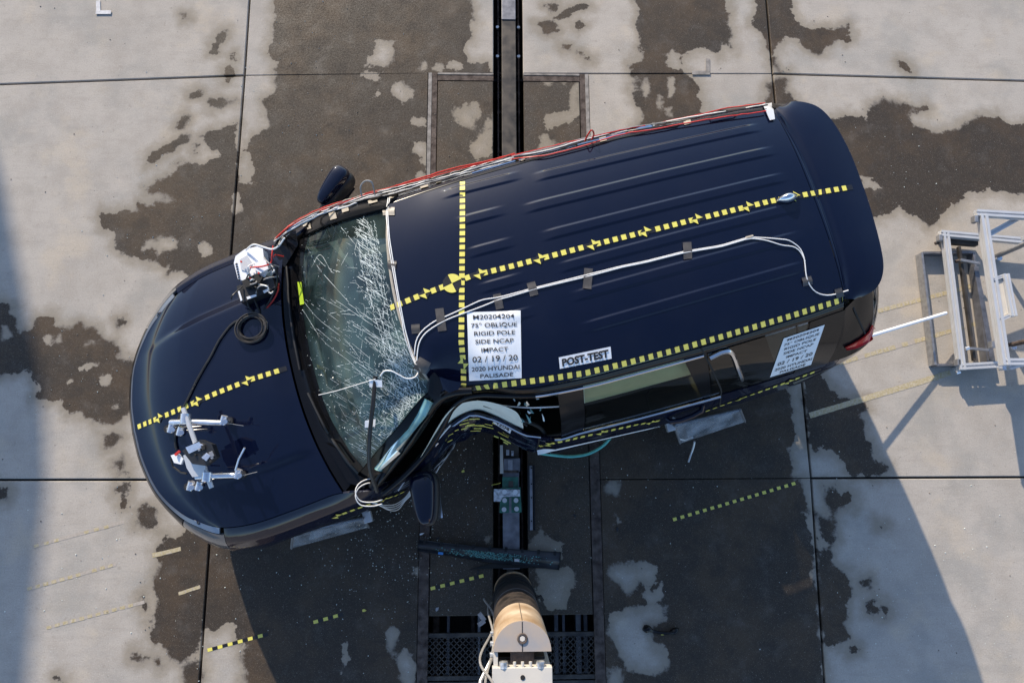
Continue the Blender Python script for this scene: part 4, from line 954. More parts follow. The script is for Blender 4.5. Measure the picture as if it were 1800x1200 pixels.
LINES = [('M20204204', .11, .88, .075, .062), ('75\u00b0 OBLIQUE', .07, .93, .195, .062), ('RIGID POLE', .12, .89, .315, .062), ('SIDE NCAP', .14, .86, .435, .062), ('IMPACT', .25, .75, .56, .062), ('02 / 19 / 20', .08, .93, .69, .085), ('2020 HYUNDAI', .06, .96, .83, .065), ('PALISADE', .22, .84, .935, .06)]
paper('paper_sign', 'white printed test sheet taped flat on the blue roof near its dented edge', 'sign', [(821, 549), (915, 546), (917, 664), (825, 669)], LINES)
paper('paper_sign', 'white printed test sheet taped to the dark rear quarter window', 'sign', [(1377, 594), (1449, 570), (1425, 640), (1353, 662)], LINES)
paper('post_test_label', 'small white bold POST-TEST strip stuck on the roof edge', 'sign', [(982, 628), (1073, 609), (1075, 630), (984, 648)], [('POST-TEST', .05, .95, .5, .62)], 12, 5)
paper('label_strip', 'torn white number strip folded into the pole imprint', None, [(869, 732), (901, 751), (897, 761), (867, 742)], [('4204', .12, .9, .5, .62)], 8, 4, parent=car)

# wires
def lift_track(px, off, zf=1.0, step=6, jit=0.):
    tr = track(px, step, off, zf); P = [p for p, n in tr]
    for _ in range(2): P = [P[0]] + [(a + b * 2 + c) / 4 for a, b, c in zip(P[:-2], P[1:-1], P[2:])] + [P[-1]]
    if jit: P = [p + Vector((random.uniform(-jit, jit), random.uniform(-jit, jit), random.uniform(0, jit))) for p in P]
    return P
def wire_thing(name, label, strands, parts=(), cat='cable', piece='strand'):
    """strands: list of (local pts, radius, material)"""
    b = strands[0][0][0].copy(); b.z = b.z; r = thing(name, label, cat); r.matrix_world = Matrix.Translation(ORG) @ Matrix.Rotation(YAW, 4, 'Z') @ Matrix.Translation(b)
    for pts, rad, mat in strands: MB().tube([p - b for p in pts], rad, 6).build(piece, MT[mat], r, True)
    for nm, quad, mat in parts:
        q = [np.array(p, float) for p in quad]; vs = []
        for j in range(5):
            for i in range(5):
                s, t = i / 4, j / 4; xy = (1 - s) * (1 - t) * q[0] + s * (1 - t) * q[1] + s * t * q[2] + (1 - s) * t * q[3]
                p, n = hit(*xy, .0055 + .006 * math.exp(-((t - .5) / .12) ** 2) * (1 if nm == 'tape_patch' else 0)); vs.append(p - b)
        mesh_obj(nm, vs, [[j * 5 + i, (j + 1) * 5 + i, (j + 1) * 5 + i + 1, j * 5 + i + 1] for j in range(4) for i in range(4)], MT[mat], r, True)
    return r
def sq(cx, cy, w_, h, a=0):
    c, s = math.cos(R_(a)), math.sin(R_(a)); return [(cx + x * c - y * s, cy + x * s + y * c) for x, y in ((-w_ / 2, -h / 2), (w_ / 2, -h / 2), (w_ / 2, h / 2), (-w_ / 2, h / 2))]
def shift(px, dx, dy, wob=0): return [(x + dx + random.uniform(-wob, wob), y + dy + random.uniform(-wob, wob)) for x, y in px]
hdr = [(683, 350), (680, 372), (682, 420), (690, 470), (697, 510), (703, 545), (712, 590), (722, 620), (732, 640)]
wire_thing('roof_wire', 'pair of white wires taped across the roof front behind the windscreen', [(lift_track(hdr, .006), .0032, 'white_wire'), (lift_track(shift(hdr, 2.5, 0, .7), .006), .0032, 'white_wire')],
  [('tape_patch', sq(684, 372, 20, 14, 0), 'duct'), ('tape_patch', sq(690, 466, 14, 15, 5), 'duct_dark'), ('tape_patch', sq(742, 642, 22, 22, 30), 'duct_dark')])
rw = [(728, 633), (730, 607), (733, 593), (743, 580), (763, 565), (787, 555), (813, 543), (847, 527), (877, 523), (900, 517), (937, 507), (1033, 483), (1093, 468), (1133, 460), (1200, 443), (1267, 432), (1317, 417), (1333, 418), (1387, 422), (1407, 437), (1413, 453), (1416, 487), (1422, 503), (1433, 515), (1453, 520), (1468, 517), (1491, 510)]
rw2 = [(733, 634), (735, 610), (739, 596), (749, 584), (770, 570), (790, 560), (815, 551), (850, 538), (876, 527), (902, 520), (938, 509), (1034, 486), (1094, 470), (1134, 462), (1201, 445), (1268, 434), (1318, 419), (1350, 424), (1372, 431), (1398, 434), (1409, 446), (1414, 460)]
wire_thing('roof_wire', 'long white wires snaking along the roof to the rear corner', [(lift_track(rw, .006), .0034, 'white_wire'), (lift_track(rw2, .007), .0034, 'white_wire')],
  [('tape_patch', sq(731, 578, 15, 16, -5), 'duct_dark'), ('tape_patch', sq(775, 562, 15, 40, -8), 'duct_dark'), ('tape_patch', sq(876, 530, 14, 27, -12), 'duct_dark'), ('tape_patch', sq(936, 508, 15, 24, -15), 'duct_dark'), ('tape_patch', sq(1033, 490, 15, 36, 4), 'duct_dark'), ('tape_patch', sq(1208, 441, 15, 30, -3), 'duct_dark'), ('tape_patch', sq(1317, 418, 14, 7, -15), 'duct'), ('tape_patch', sq(1418, 494, 17, 15, -12), 'duct_dark'), ('tape_patch', sq(1474, 515, 13, 16, -15), 'duct_dark')])
bun = [(486, 428), (497, 412), (518, 396), (560, 376), (600, 361), (640, 347), (690, 335), (740, 321), (800, 304), (860, 288), (905, 276)]
bun2 = [(900, 277), (960, 266), (1035, 246), (1100, 230), (1200, 214), (1280, 198), (1346, 189)]
st = []
for k, (c, dx, dy) in enumerate([('red_wire', 0, -4), ('black_wire', 2, 0), ('white_wire', 0, 2), ('grey_wire', 3, 4), ('black_wire', -2, -1), ('red_wire', 0, -6), ('white_wire', 4, 5), ('black_wire', 0, 6), ('white_wire', 0, -2), ('black_wire', 2, 3), ('duct', -1, -3)]):
    st.append((lift_track(shift(bun, dx, dy, 2.2), .012 + .004 * (k % 3), 1.35, 10, .003), .0048, c))
tp = [('tape_wrap', sq(x, y, w_, 12, -16), 'duct') for x, y, w_ in ((690, 343, 14), (745, 325, 14), (770, 316, 10), (655, 352, 16), (607, 367, 12), (586, 380, 12), (540, 398, 14))]
wire_thing('wire_bundle', 'bundle of red, white and black wires taped along the passenger roof edge', st, tp)
st = []
for k, (c, dx, dy) in enumerate([('red_wire', 0, -4), ('black_wire', 2, 0), ('red_wire', 0, 9), ('white_wire', 0, -1), ('black_wire', 0, 7), ('grey_wire', 0, -3)]):
    st.append((lift_track(shift(bun2, dx, dy, 2.0), .010 + .004 * (k % 3), 1.58, 10, .002), .0045, c))
wire_thing('wire_bundle', 'thin red and black wires continuing along the rear passenger roof edge', st, [('tape_wrap', sq(1208, 216, 13, 7, -14), 'duct'), ('tape_wrap', sq(1060, 246, 12, 7, -14), 'duct'), ('tape_wrap', sq(918, 280, 10, 7, -14), 'duct')])
paper('foil_tag', 'shiny pointed silver tab at the passenger rear roof corner', 'tag', [(1340, 187), (1357, 184), (1361, 212), (1352, 214)], [], 5, 8, .012, mat='alu')
def loop(name, label, px, z0, col_, rad=.005, hgt=.1):
    P = [carp(x, y, z0 + hgt * h) for x, y, h in px]; c = cr_curve([list(p) for p in P], 6); wire_thing(name, label, [([Vector(p) for p in c], rad, col_)])
loop('wire_loop', 'dark looped cable end rising above the passenger roof edge', [(636, 345, 0), (634, 328, .6), (642, 318, 1), (653, 320, 1), (657, 332, .5), (659, 342, 0)], 1.5, 'grey_wire')
loop('wire_loop', 'small red and white cable loop sticking up at mid roof edge', [(1028, 248, 0), (1034, 236, .6), (1040, 229, 1), (1044, 236, .5), (1040, 246, 0)], 1.62, 'red_wire')
# wires and black strap over the broken driver corner
P1 = [hit(668, 656, .05)[0], hit(668, 700, .085)[0], hit(665, 760, .09)[0], hit(662, 810, .07)[0], carp(663, 864, 1.16)]
P1 = [Vector(p) for p in cr_curve([list(p) for p in P1], 8)]
sp = wire_thing('black_strap', 'black strap pulled across the driver side of the broken windscreen', [(P1, .0125, 'black_wire')], (), 'strap', 'strap_tube')
b = P1[0]
for px, py in ((671, 668), (662, 738)):
    q = []
    for x, y in sq(px, py, 20 if py < 700 else 18, 15, -2): q.append(hit(x, y, .07)[0] - b)
    mesh_obj('tape_flag', q, [[0, 1, 2, 3]], MT['paper'], sp)
loop('white_lead', 'white leads draped from roof onto the windscreen corner', [(737, 650, 0), (730, 662, .2), (715, 665, .35), (700, 658, .5), (688, 652, .6), (676, 652, .5), (669, 660, .3)], 1.60, 'white_wire', .0045, .08)
loop('white_lead', 'bright wire crossing the cracked windscreen diagonally', [(660, 666, .0), (620, 678, -.8), (590, 687, -1.5), (560, 694, -2.3)], 1.58, 'white_wire', .0022, .12)
for dy, lb in ((0, 'upper white lead looping below the strap on the driver fender'), (7, 'lower white lead looping below the strap on the driver fender')):
    loop('white_lead', lb, [(660, 840 + dy, 0), (642, 843 + dy, .2), (629, 852 + dy, .5), (625, 866 + dy, .6), (634, 880 + dy, .4), (655, 882 + dy, .2), (672, 878 + dy, 0)], 1.12, 'white_wire', .0034, .08)
st = []
for k in range(4): st.append(([Vector(p) for p in cr_curve([list(carp(655 + 2 * k, 884, 1.0)), list(carp(672 + k * 4, 887 + k * 3, .9)), list(carp(694 + k * 2, 886 + k * 3, .82)), list(carp(712, 874 + k * 2, .8)), list(carp(724, 858 + k * 3, .85)), list(carp(737, 842, .9))], 6)], .0032, 'white_wire'))
wire_thing('hanging_leads', 'four white leads sagging from fender to the loose driver mirror', st)
st = []
for k in range(7):
    j = lambda: random.uniform(-5, 5)
    st.append(([Vector(p) for p in cr_curve([list(carp(738 + j(), 852 + j(), .7)), list(carp(760 + j(), 832 + j(), .75)), list(carp(780 + j(), 808 + j(), .7)), list(carp(797 + j(), 782 + j(), .6)), list(carp(800 + j(), 766 + j(), .6))], 5)], .004, random.choice(['white_wire', 'grey_wire', 'black_wire', 'grey_wire'])))
wire_thing('torn_wiring', 'torn loom of grey and white wires spilling out of the crushed door', st)

# ------------------------------------------------------------------ equipment on the hood
def on_car(name, label, cat, local):
    r = thing(name, label, cat); r.matrix_world = Matrix.Translation(ORG) @ Matrix.Rotation(YAW, 4, 'Z') @ Matrix.Translation(local); return r
hp, hn = hit(455, 485, 0)
box = on_car('data_unit', 'white and black electronics unit on the rear passenger corner of the hood', 'electronics', hp)
def L3(px, py, dz): p = carp(px, py, hp.z + dz); return p - hp
def tray(px, z, th, mat, name, bev=0):
    pts = [L3(*p, z) for p in px]; m = MB(); n = len(pts); m.add([(p.x, p.y, z - th) for p in pts] + [(p.x, p.y, z) for p in pts], [[i, (i + 1) % n, n + (i + 1) % n, n + i] for i in range(n)] + [list(range(n))[::-1], list(range(n, 2 * n))]); return m.build(name, MT[mat], box)
tray([(411, 462), (414, 450), (430, 438), (452, 433), (462, 437), (464, 455), (472, 472), (466, 486), (440, 497), (418, 490)], .13, .10, 'white_plastic', 'white_bracket')
tray([(421, 456), (434, 449), (443, 462), (436, 478), (424, 474)], .136, .004, 'alu', 'sensor_face')
tray([(448, 462), (466, 456), (472, 472), (458, 480), (449, 474)], .17, .06, 'white_plastic', 'white_housing')
tray([(416, 503), (440, 492), (462, 482), (480, 490), (484, 505), (462, 517), (424, 532), (418, 520)], .12, .10, 'black_plastic', 'battery_box')
tray([(424, 494), (452, 480), (462, 486), (456, 497), (432, 505)], .16, .05, 'black_matte', 'switch_box')
tray([(418, 512), (421, 511), (426, 527), (423, 529)], .125, .02, 'paper', 'tag_stripe'); tray([(433, 522), (450, 517), (451, 520), (435, 526)], .125, .02, 'paper', 'tag_stripe'); tray([(462, 511), (471, 507), (472, 511), (464, 515)], .125, .02, 'paper', 'tag_stripe')
for k in range(7): MB().box(L3(415.5 + k * .9, 464 + k * 4.6, .132), (.014, .007, .006), Matrix.Rotation(.4, 3, 'Z')).build('slot', MT['black_matte'], box)
for px, py in ((424, 460), (440, 489), (455, 480)): MB().cyl(L3(px, py, .165), .006, .012, 8).build('red_lamp', MT['red_wire'], box)
random.seed(3)
for k in range(16):
    a = (random.uniform(425, 482), random.uniform(445, 520)); b_ = (a[0] + random.uniform(-28, 28), a[1] + random.uniform(-18, 24)); mid_ = ((a[0] + b_[0]) / 2 + random.uniform(-8, 8), (a[1] + b_[1]) / 2 + random.uniform(-8, 8))
    pts = [Vector(p) for p in cr_curve([list(L3(*a, .13)), list(L3(*mid_, .19)), list(L3(*b_, .12))], 6)]
    MB().tube(pts, .0045, 6).build('lead', MT[random.choice(['black_wire', 'black_wire', 'black_wire', 'red_wire', 'white_wire', 'grey_wire'])], box, True)
for c_n, q in (('red_wire', [(480, 432, .2), (478, 448, .2), (476, 462, .18), (462, 468, .19), (440, 470, .15)]), ('white_wire', [(432, 440, .14), (445, 430, .2), (462, 434, .2), (478, 438, .2), (490, 432, .22), (500, 418, .25)]), ('black_wire', [(434, 528, .08), (438, 540, .06), (450, 552, .04), (458, 560, .03)]), ('black_wire', [(446, 524, .08), (452, 538, .06), (458, 550, .04)]), ('red_wire', [(490, 498, .1), (488, 512, .08), (480, 528, .05), (465, 545, .03)]), ('black_wire', [(487, 470, .14), (486, 500, .12), (476, 525, .06), (462, 548, .03)])):
    MB().tube([Vector(p) for p in cr_curve([list(L3(*p)) for p in q], 6)], .006 if c_n != 'red_wire' else .005, 6).build('lead', MT[c_n], box, True)
# cable coil
cp, cn = hit(445, 577, 0); coil = on_car('cable_coil', 'black cable coil lying on the hood below the electronics unit', 'cable', cp)
q = Vector((0, 0, 1)).rotation_difference(cn).to_matrix()
for k in range(9):
    r = .075 + .028 * random.random(); z = .008 + .006 * (k % 4) ; ox, oy = random.uniform(-.008, .008), random.uniform(-.008, .008)
    MB().tube([q @ Vector((ox + r * 1.0 * math.cos(a), oy + r * .95 * math.sin(a), z + .004 * math.sin(a * 2 + k))) for a in np.linspace(0, 2 * math.pi, 37)[:-1]], .0065, 6, closed=True).build('cable_loop', MT['black_wire'] if k % 4 else MT['grey_wire'], coil, True)
loop('red_lead', 'short red lead curled at the edge of the cable coil', [(419, 570, 0), (416, 588, 0), (420, 602, 0), (432, 605, 0)], 1.12, 'red_wire', .005, .05)
wire_thing('hood_cable', 'thick black cable running down the hood from coil to camera mount', [(lift_track([(432, 566), (418, 562), (404, 574), (386, 598), (372, 626), (362, 642), (345, 672), (332, 700), (322, 718), (314, 738), (312, 752), (308, 775), (312, 790)], .009), .0075, 'black_wire')], (), 'cable', 'cable_body')
# camera mount
hz = .25
bp_, bn = hit(360, 790, 0); br = on_car('camera_mount', 'silver tube and arm camera mount standing on the hood', 'camera mount', bp_)
def BP(px, py, dz):
    g_, n = hit(px, py, 0); p = carp(px, py, g_.z + dz); return p - bp_
def tubep(name, pts, r, mat, n=12): return MB().tube(pts, r, n).build(name, MT[mat], br, True)
tubep('cross_tube', [BP(322, 717, hz), BP(346, 785, hz), BP(372, 857, hz)], .0145, 'alu')
for arm in (((300, 742), (330, 741), (390, 743)), ((345, 838), (375, 836), (412, 835))):
    tubep('arm', [BP(*arm[0], hz - .03), BP(*arm[1], hz - .03), BP(*arm[2], hz - .05)], .0165, 'silver')
for c in ((326, 735), (364, 838)): MB().cyl(BP(*c, hz - .012), .030, .055, 14, axis=(.3, 1, 0)).build('clamp', MT['silver'], br, True)
for (x, y), lx in (((393, 738), 12), ((418, 832), 10), ((301, 752), -3), ((317, 757), 0), ((335, 853), -2), ((350, 853), 0)):
    t_ = BP(x, y, hz - .05); MB().cyl(t_, .02, .052, 14, axis=(.5, .8, .2)).cyl(t_ + Vector((.012, -.012, .012)), .015, .03, 12, axis=(.2, -.3, 1)).build('knuckle', MT['silver'], br, True)
    f_ = hit(x + lx, y + 2, 0)[0] - bp_
    tubep('leg', [t_, f_ + Vector((0, 0, .03))], .009, 'silver', 8)
    MB().cyl(f_ + Vector((0, 0, .014)), .025, .026, 18).build('suction_foot', MT['black_plastic'], br, True)
for p, q_ in (((395, 743), (428, 748)), ((424, 836), (452, 829))): tubep('cable_tie', [BP(*p, hz - .06), BP(*q_, hz - .12)], .002, 'grey_wire', 5)
tubep('lever', [BP(414, 826, hz), BP(420, 806, hz + .02), BP(430, 787, hz + .04)], .006, 'silver', 8)
cam_b = [(320, 792), (352, 772), (372, 780), (380, 802), (360, 818), (338, 815)]
for name, pts, z0, z1, mat in (('camera_body', cam_b, hz + .01, hz + .075, 'black_plastic'), ('camera_plate', [(322, 800), (345, 792), (362, 820), (355, 836), (338, 838), (328, 822)], hz - .01, hz + .012, 'alu'), ('camera_cage', [(326, 786), (350, 776), (356, 786), (332, 797)], hz + .03, hz + .085, 'silver'), ('side_tab', [(300, 800), (312, 796), (322, 806), (318, 816), (306, 813)], hz - .04, hz - .02, 'white_plastic')):
    P_ = [BP(*p, z1) for p in pts]; n = len(P_); m = MB(); m.add([p - Vector((0, 0, z1 - z0)) for p in P_] + P_, [[i, (i + 1) % n, n + (i + 1) % n, n + i] for i in range(n)] + [list(range(n))[::-1], list(range(n, 2 * n))]); m.build(name, MT[mat], br)
random.seed(5)
for k in range(9):
    c = BP(random.uniform(338, 380), random.uniform(778, 812), hz + .08); MB().box(c, (random.uniform(.01, .03), random.uniform(.01, .04), .014), Matrix.Rotation(random.uniform(0, 3), 3, 'Z'), bev=.002).build('camera_knob', MT[random.choice(['silver', 'black_matte', 'alu_dark', 'silver'])], br)
MB().box(BP(312, 796, hz - .01), (.035, .014, .012), Matrix.Rotation(.5, 3, 'Z')).build('red_tab', MT['red_wire'], br)
tubep('side_cable', [BP(300, 806, hz - .05), BP(304, 820, hz - .06), BP(318, 830, hz - .06), BP(328, 832, hz - .03)], .006, 'black_wire', 6)

# ------------------------------------------------------------------ windscreen: cracks, crumbs, torn flap, lime tape
WSX = [(525, 432), (660, 370), (672, 450), (697, 555), (740, 645), (752, 690), (735, 738), (660, 818), (635, 815), (575, 715), (542, 640), (528, 540)]
def inpoly(x, y, Q):
    r = False
    for (x0, y0), (x1, y1) in zip(Q, Q[1:] + Q[:1]):
        if (y0 > y) != (y1 > y) and x < (x1 - x0) * (y - y0) / (y1 - y0) + x0: r = not r
    return r
WBV = BVHTree.FromPolygons([Vector(D(p)) for r in WS_P for p in r], [[i * (NWJ + 1) + j, (i + 1) * (NWJ + 1) + j, (i + 1) * (NWJ + 1) + j + 1, i * (NWJ + 1) + j + 1] for i in range(NWI) for j in range(NWJ)])
def whit(px, py, off):
    d = (carp(px, py, 0) - CAML).normalized(); l, n, i, dd = WBV.ray_cast(CAML, d)
    if l is None: return None
    if n.dot(d) > 0: n = -n
    return l + n * off, n
random.seed(21); m = MB()
def poly_crack(P_, wd, gap=.25):
    pts = [whit(x, y, .002) for x, y in P_ if inpoly(x, y, WSX)]; pts = [p for p in pts if p]
    if len(pts) < 2: return
    vs = []
    for k, (p, nn) in enumerate(pts):
        q = pts[min(k + 1, len(pts) - 1)][0] - pts[max(k - 1, 0)][0]
        if q.length < 1e-6: return
        sd_ = nn.cross(q.normalized()) * wd * 1.2 * random.uniform(.35, 1.0); vs += [p + sd_, p - sd_]
    m.add(vs, [[2 * k, 2 * k + 1, 2 * k + 3, 2 * k + 2] for k in range(len(pts) - 1) if random.random() > gap])
def crack(x, y, ang, L_, wd, wob=.05, gap=.3, br=.05):
    P_ = [(x, y)]; 
    for k in range(max(2, int(L_ / 6))):
        a = ang + random.gauss(0, wob); x += math.cos(a) * 6; y += math.sin(a) * 6; P_.append((x, y))
        if random.random() < br: crack(x, y, ang + random.choice((-.5, .45, 1.1, -.8)), L_ * random.uniform(.15, .4), wd * .8, wob, gap, 0)
    poly_crack(P_, wd, gap)
def rnd_in(f):
    while True:
        x, y = random.uniform(520, 755), random.uniform(365, 822)
        if inpoly(x, y, WSX) and random.random() < f(x, y): return x, y
low = lambda x, y: .10 + .9 * sst(480, 680, y)
hot = lambda x, y: math.exp(-((x - 655) / 24) ** 2 - ((y - 470) / 70) ** 2) + 1.2 * math.exp(-((x - 705) / 34) ** 2 - ((y - 640) / 60) ** 2) + .8 * math.exp(-((x - 690) / 40) ** 2 - ((y - 730) / 50) ** 2)
HNG = [np.array(p) for p in cr_curve([(646, 392), (653, 430), (662, 480), (680, 545), (700, 610), (722, 665), (728, 705), (712, 745), (690, 780), (668, 808)], 12)]
up = math.pi + R_(35)
for k in range(70):                                                # long parallel runs leaving the fold line
    p = HNG[int(len(HNG) * (k + random.random()) / 70) % len(HNG)]; crack(p[0] + 8, p[1] + 6, up + random.gauss(0, .07) + .10 * math.sin(k), random.uniform(30, 170) * (1 if k > 26 else .45), random.uniform(.0005, .0011), .025, .22)
for off in (-26, -16, -8, 0, 7, 14):                               # strands along the fold
    for a in range(0, len(HNG) - 14, 7): poly_crack([(q[0] + off * .8 + random.gauss(0, 1.2), q[1] - off * .3 + random.gauss(0, 1.2)) for q in HNG[a:a + random.randint(6, 15)]], random.uniform(.0006, .0013), .15)
for k in range(46):                                                # rungs between the strands
    p = HNG[random.randrange(len(HNG))]; crack(p[0] - 26, p[1] - 14, R_(random.gauss(34, 6)), random.uniform(14, 44), random.uniform(.0007, .0014), .05, .08, .0)
gx = {}
for i_ in range(520, 760, 7):
    for j_ in range(365, 825, 7): gx[i_, j_] = (i_ + random.uniform(-3, 3), j_ + random.uniform(-3, 3))
for (i_, j_), p in gx.items():                                     # crazed web in the crushed corner
    for di, dj in ((7, 0), (0, 7), (7, 7)):
        q = gx.get((i_ + di, j_ + dj))
        if q and random.random() < .55 * hot(*p): poly_crack([p, ((p[0] + q[0]) / 2 + random.uniform(-1, 1), (p[1] + q[1]) / 2), q], random.uniform(.0004, .001), 0)
for k in range(60): x, y = rnd_in(low); crack(x, y, R_(random.gauss(34, 5)), random.uniform(12, 70), random.uniform(.0004, .0009), .03, .3)
for P_ in ([(541, 436), (560, 470), (590, 505), (640, 560)], [(556, 452), (575, 470), (598, 478)], [(548, 470), (564, 448), (588, 480), (612, 445)], [(527, 520), (560, 560), (610, 600), (640, 640)], [(533, 545), (570, 600), (620, 640), (660, 690)], [(600, 400), (625, 430), (655, 470)], [(640, 380), (632, 410), (624, 440)]):
    poly_crack([tuple(q) for q in cr_curve(P_, 8)], .0009, .18)
tag(m.build('crack_lines', MT['crack'], ws), kind='stuff')
m = MB()
for k in range(700):
    x, y = rnd_in(lambda x, y: .12 + .5 * low(x, y) + .9 * hot(x, y)); h = whit(x, y, .004)
    if not h: continue
    p, n = h; r = random.choice((.0012, .0016, .002, .002, .0026)) * (1.7 if random.random() < .05 else 1); a = random.uniform(0, 3)
    u_ = n.orthogonal().normalized(); v_ = n.cross(u_); m.add([p + (u_ * math.cos(a + q * 2.09) + v_ * math.sin(a + q * 2.09)) * r * 1.5 for q in range(3)] + [p + n * r], [[0, 1, 3], [1, 2, 3], [2, 0, 3]])
tag(m.build('glass_crumbs', MT['sparkle'], ws), kind='stuff')
# crazed flap along the bent driver pillar
A_ = [(660, 822), (690, 783), (718, 752), (735, 725), (748, 700)]; B_ = [(672, 826), (708, 797), (738, 765), (756, 735), (764, 708)]
P = []
for (a, b), (c, d) in zip(A_, B_):
    r = []
    for k in range(6):
        h = whit(lerp(a, c, k / 5), lerp(b, d, k / 5), .012) or (hit(lerp(a, c, k / 5), lerp(b, d, k / 5), .01)); r.append(h[0] + Vector((0, 0, .02 * math.sin(k / 5 * 3.1))))
    P.append(r)
panel('glass_flap', P, MT['glass_flap'], reg=False, fold=.004, dfm=False, parent=ws)
tr = [whit(x, y, .006)[0] for x, y in ((524, 496), (531, 496), (536, 534), (529, 536))]
mesh_obj('lime_tape', tr, [[0, 1, 2, 3]], MT['lime'], ws)['label'] = 'short lime strip stuck inside the windscreen edge'
# wiper blades on the cowl
for pts in ([(505, 470), (512, 560), (530, 650)], [(545, 690), (580, 760), (620, 815)]):
    P_ = lift_track(pts, .018); wb_ = MB().tube(P_, .008, 6).build('wiper', MT['black_plastic'], car, True)
tA = cr_curve([(1484, 609), (1500, 601), (1514, 592), (1525, 582), (1531, 570)], 5); tB = cr_curve([(1486, 613), (1504, 609), (1519, 602), (1531, 594), (1538, 582)], 5); P = []; lastp = None
for a, b in zip(tA, tB):
    r = []
    for k in range(6):
        d_ = (carp(lerp(a[0], b[0], k / 5), lerp(a[1], b[1], k / 5), 0) - CAML).normalized(); l_, n_, i_, dd_ = BVH.ray_cast(CAML, d_)
        if l_ is None: l_ = lastp
        else:
            if n_.dot(d_) > 0: n_ = -n_
            l_ = l_ + n_ * .006
        lastp = l_; r.append(tuple(l_))
    P.append(r)
panel('tail_light', P, MT['red_lens'], reg=False, fold=.01, dfm=False)
# bent door frame tube and twisted pillar over the airbag
def ctube(name, px, rad, mat, n=12, k=8, fl=1.0, label=None):
    P_ = [Vector(p) for p in cr_curve([list(carp(x, y, z)) for x, y, z in px], k)]
    rr = [float(np.interp(i / (len(P_) - 1), np.linspace(0, 1, len(rad)), rad)) for i in range(len(P_))] if isinstance(rad, (list, tuple)) else rad
    o = MB().tube(P_, rr, n).build(name, MT[mat], car, True, 60)
    if label: o['label'] = label
    return o
ctube('bent_door_frame', [(672, 868, 1.08), (712, 834, 1.13), (752, 790, 1.2), (778, 748, 1.28), (794, 717, 1.36), (817, 699, 1.42), (846, 693, 1.45), (888, 694, 1.47), (940, 694, 1.49), (990, 687, 1.5)], [.018, .022, .022, .022, .022, .022, .022, .022, .022, .02], 'black_gloss', label='bent black window frame of the crushed front door')
ctube('twisted_pillar', [(655, 856, 1.12), (690, 812, 1.2), (722, 770, 1.3), (750, 728, 1.42), (768, 704, 1.5), (792, 690, 1.56), (830, 686, 1.58)], [.03, .036, .038, .036, .034, .03, .022], 'black_gloss', label='twisted front roof pillar above the pole imprint')
ctube('inner_pillar_trim', [(668, 838, 1.1), (702, 800, 1.2), (735, 752, 1.32), (758, 718, 1.42)], [.012, .018, .018, .012], 'black_plastic')
ctube('peeled_trim', [(838, 704, 1.30), (880, 712, 1.32), (930, 716, 1.34), (988, 714, 1.36)], .0045, 'white_plastic', 6)
ctube('peeled_trim', [(700, 862, 1.0), (728, 822, 1.04), (760, 784, 1.08), (792, 747, 1.1)], .004, 'white_plastic', 6)
ctube('peeled_trim', [(715, 846, .98), (742, 812, 1.0), (770, 778, 1.04)], .006, 'chrome', 6)
ctube('torn_seal', [(905, 735, 1.2), (930, 742, 1.16), (950, 752, 1.1), (962, 770, 1.02)], .012, 'black_matte', 8)
ctube('torn_seal', [(850, 712, 1.25), (900, 728, 1.2), (926, 748, 1.12)], .008, 'black_matte', 8)
random.seed(12)
for k in range(16):                                                # shards left in the window opening
    x, y, z = random.uniform(905, 962), random.uniform(690, 745), random.uniform(1.15, 1.35); a = carp(x, y, z); m = MB(); L_ = random.uniform(.02, .07)
    d1 = Vector((random.uniform(-.4, .6), random.uniform(.5, 1), random.uniform(.2, .8))).normalized() * L_; d2 = Vector((random.uniform(-1, 1), random.uniform(-.2, .2), random.uniform(-.3, .3))) * .012
    m.add([a - d2, a + d2, a + d1, a + d1 * .5 - d2 * 1.2 + Vector((0, 0, .004))], [[0, 1, 2], [0, 2, 3], [0, 3, 1], [1, 3, 2]]); m.build('glass_shard', MT['glass_flap'] if k % 3 else MT['sparkle'], car)
# folded metal at the front roof corner
def fold_piece(name, px, mat):
    vs = [carp(x, y, z) for x, y, z in px]; c = sum(vs, Vector()) / len(vs); c.z -= .02; n = len(vs)
    mesh_obj(name, vs + [c], [[i, (i + 1) % n, n] for i in range(n)] + [list(range(n))[::-1]], MT[mat], car)
fold_piece('roof_fold', [(752, 690, 1.6), (750, 676, 1.63), (757, 660, 1.65), (764, 654, 1.66), (772, 664, 1.65), (778, 680, 1.63), (772, 698, 1.6), (764, 706, 1.58)], 'black_gloss')
fold_piece('roof_fold', [(772, 662, 1.66), (790, 668, 1.66), (812, 672, 1.655), (806, 684, 1.64), (790, 690, 1.63), (779, 684, 1.63)], 'paint')
fold_piece('cowl_corner', [(570, 778, 1.10), (600, 792, 1.10), (650, 832, 1.10), (640, 858, 1.09), (612, 848, 1.088)], 'black_gloss')
fold_piece('cowl_corner', [(478, 440, 1.088), (492, 412, 1.09), (520, 405, 1.10), (524, 430, 1.10), (500, 470, 1.10)], 'black_gloss')
for px in ([(1232, 611), (1250, 645), (1268, 685), (1265, 712)], [(1494, 527), (1508, 560), (1524, 594)], [(946, 752), (948, 772), (944, 790)]):
    f, L_ = ribbon_pts(track(px, 4, .004)); vs = []
    for k in range(17):
        p, n, t, x = f(L_ * k / 16); vs += [p + x * .005, p - x * .005]
    mesh_obj('shut_line', vs, [[2 * k, 2 * k + 1, 2 * k + 3, 2 * k + 2] for k in range(16)], MT['black_matte'], car)
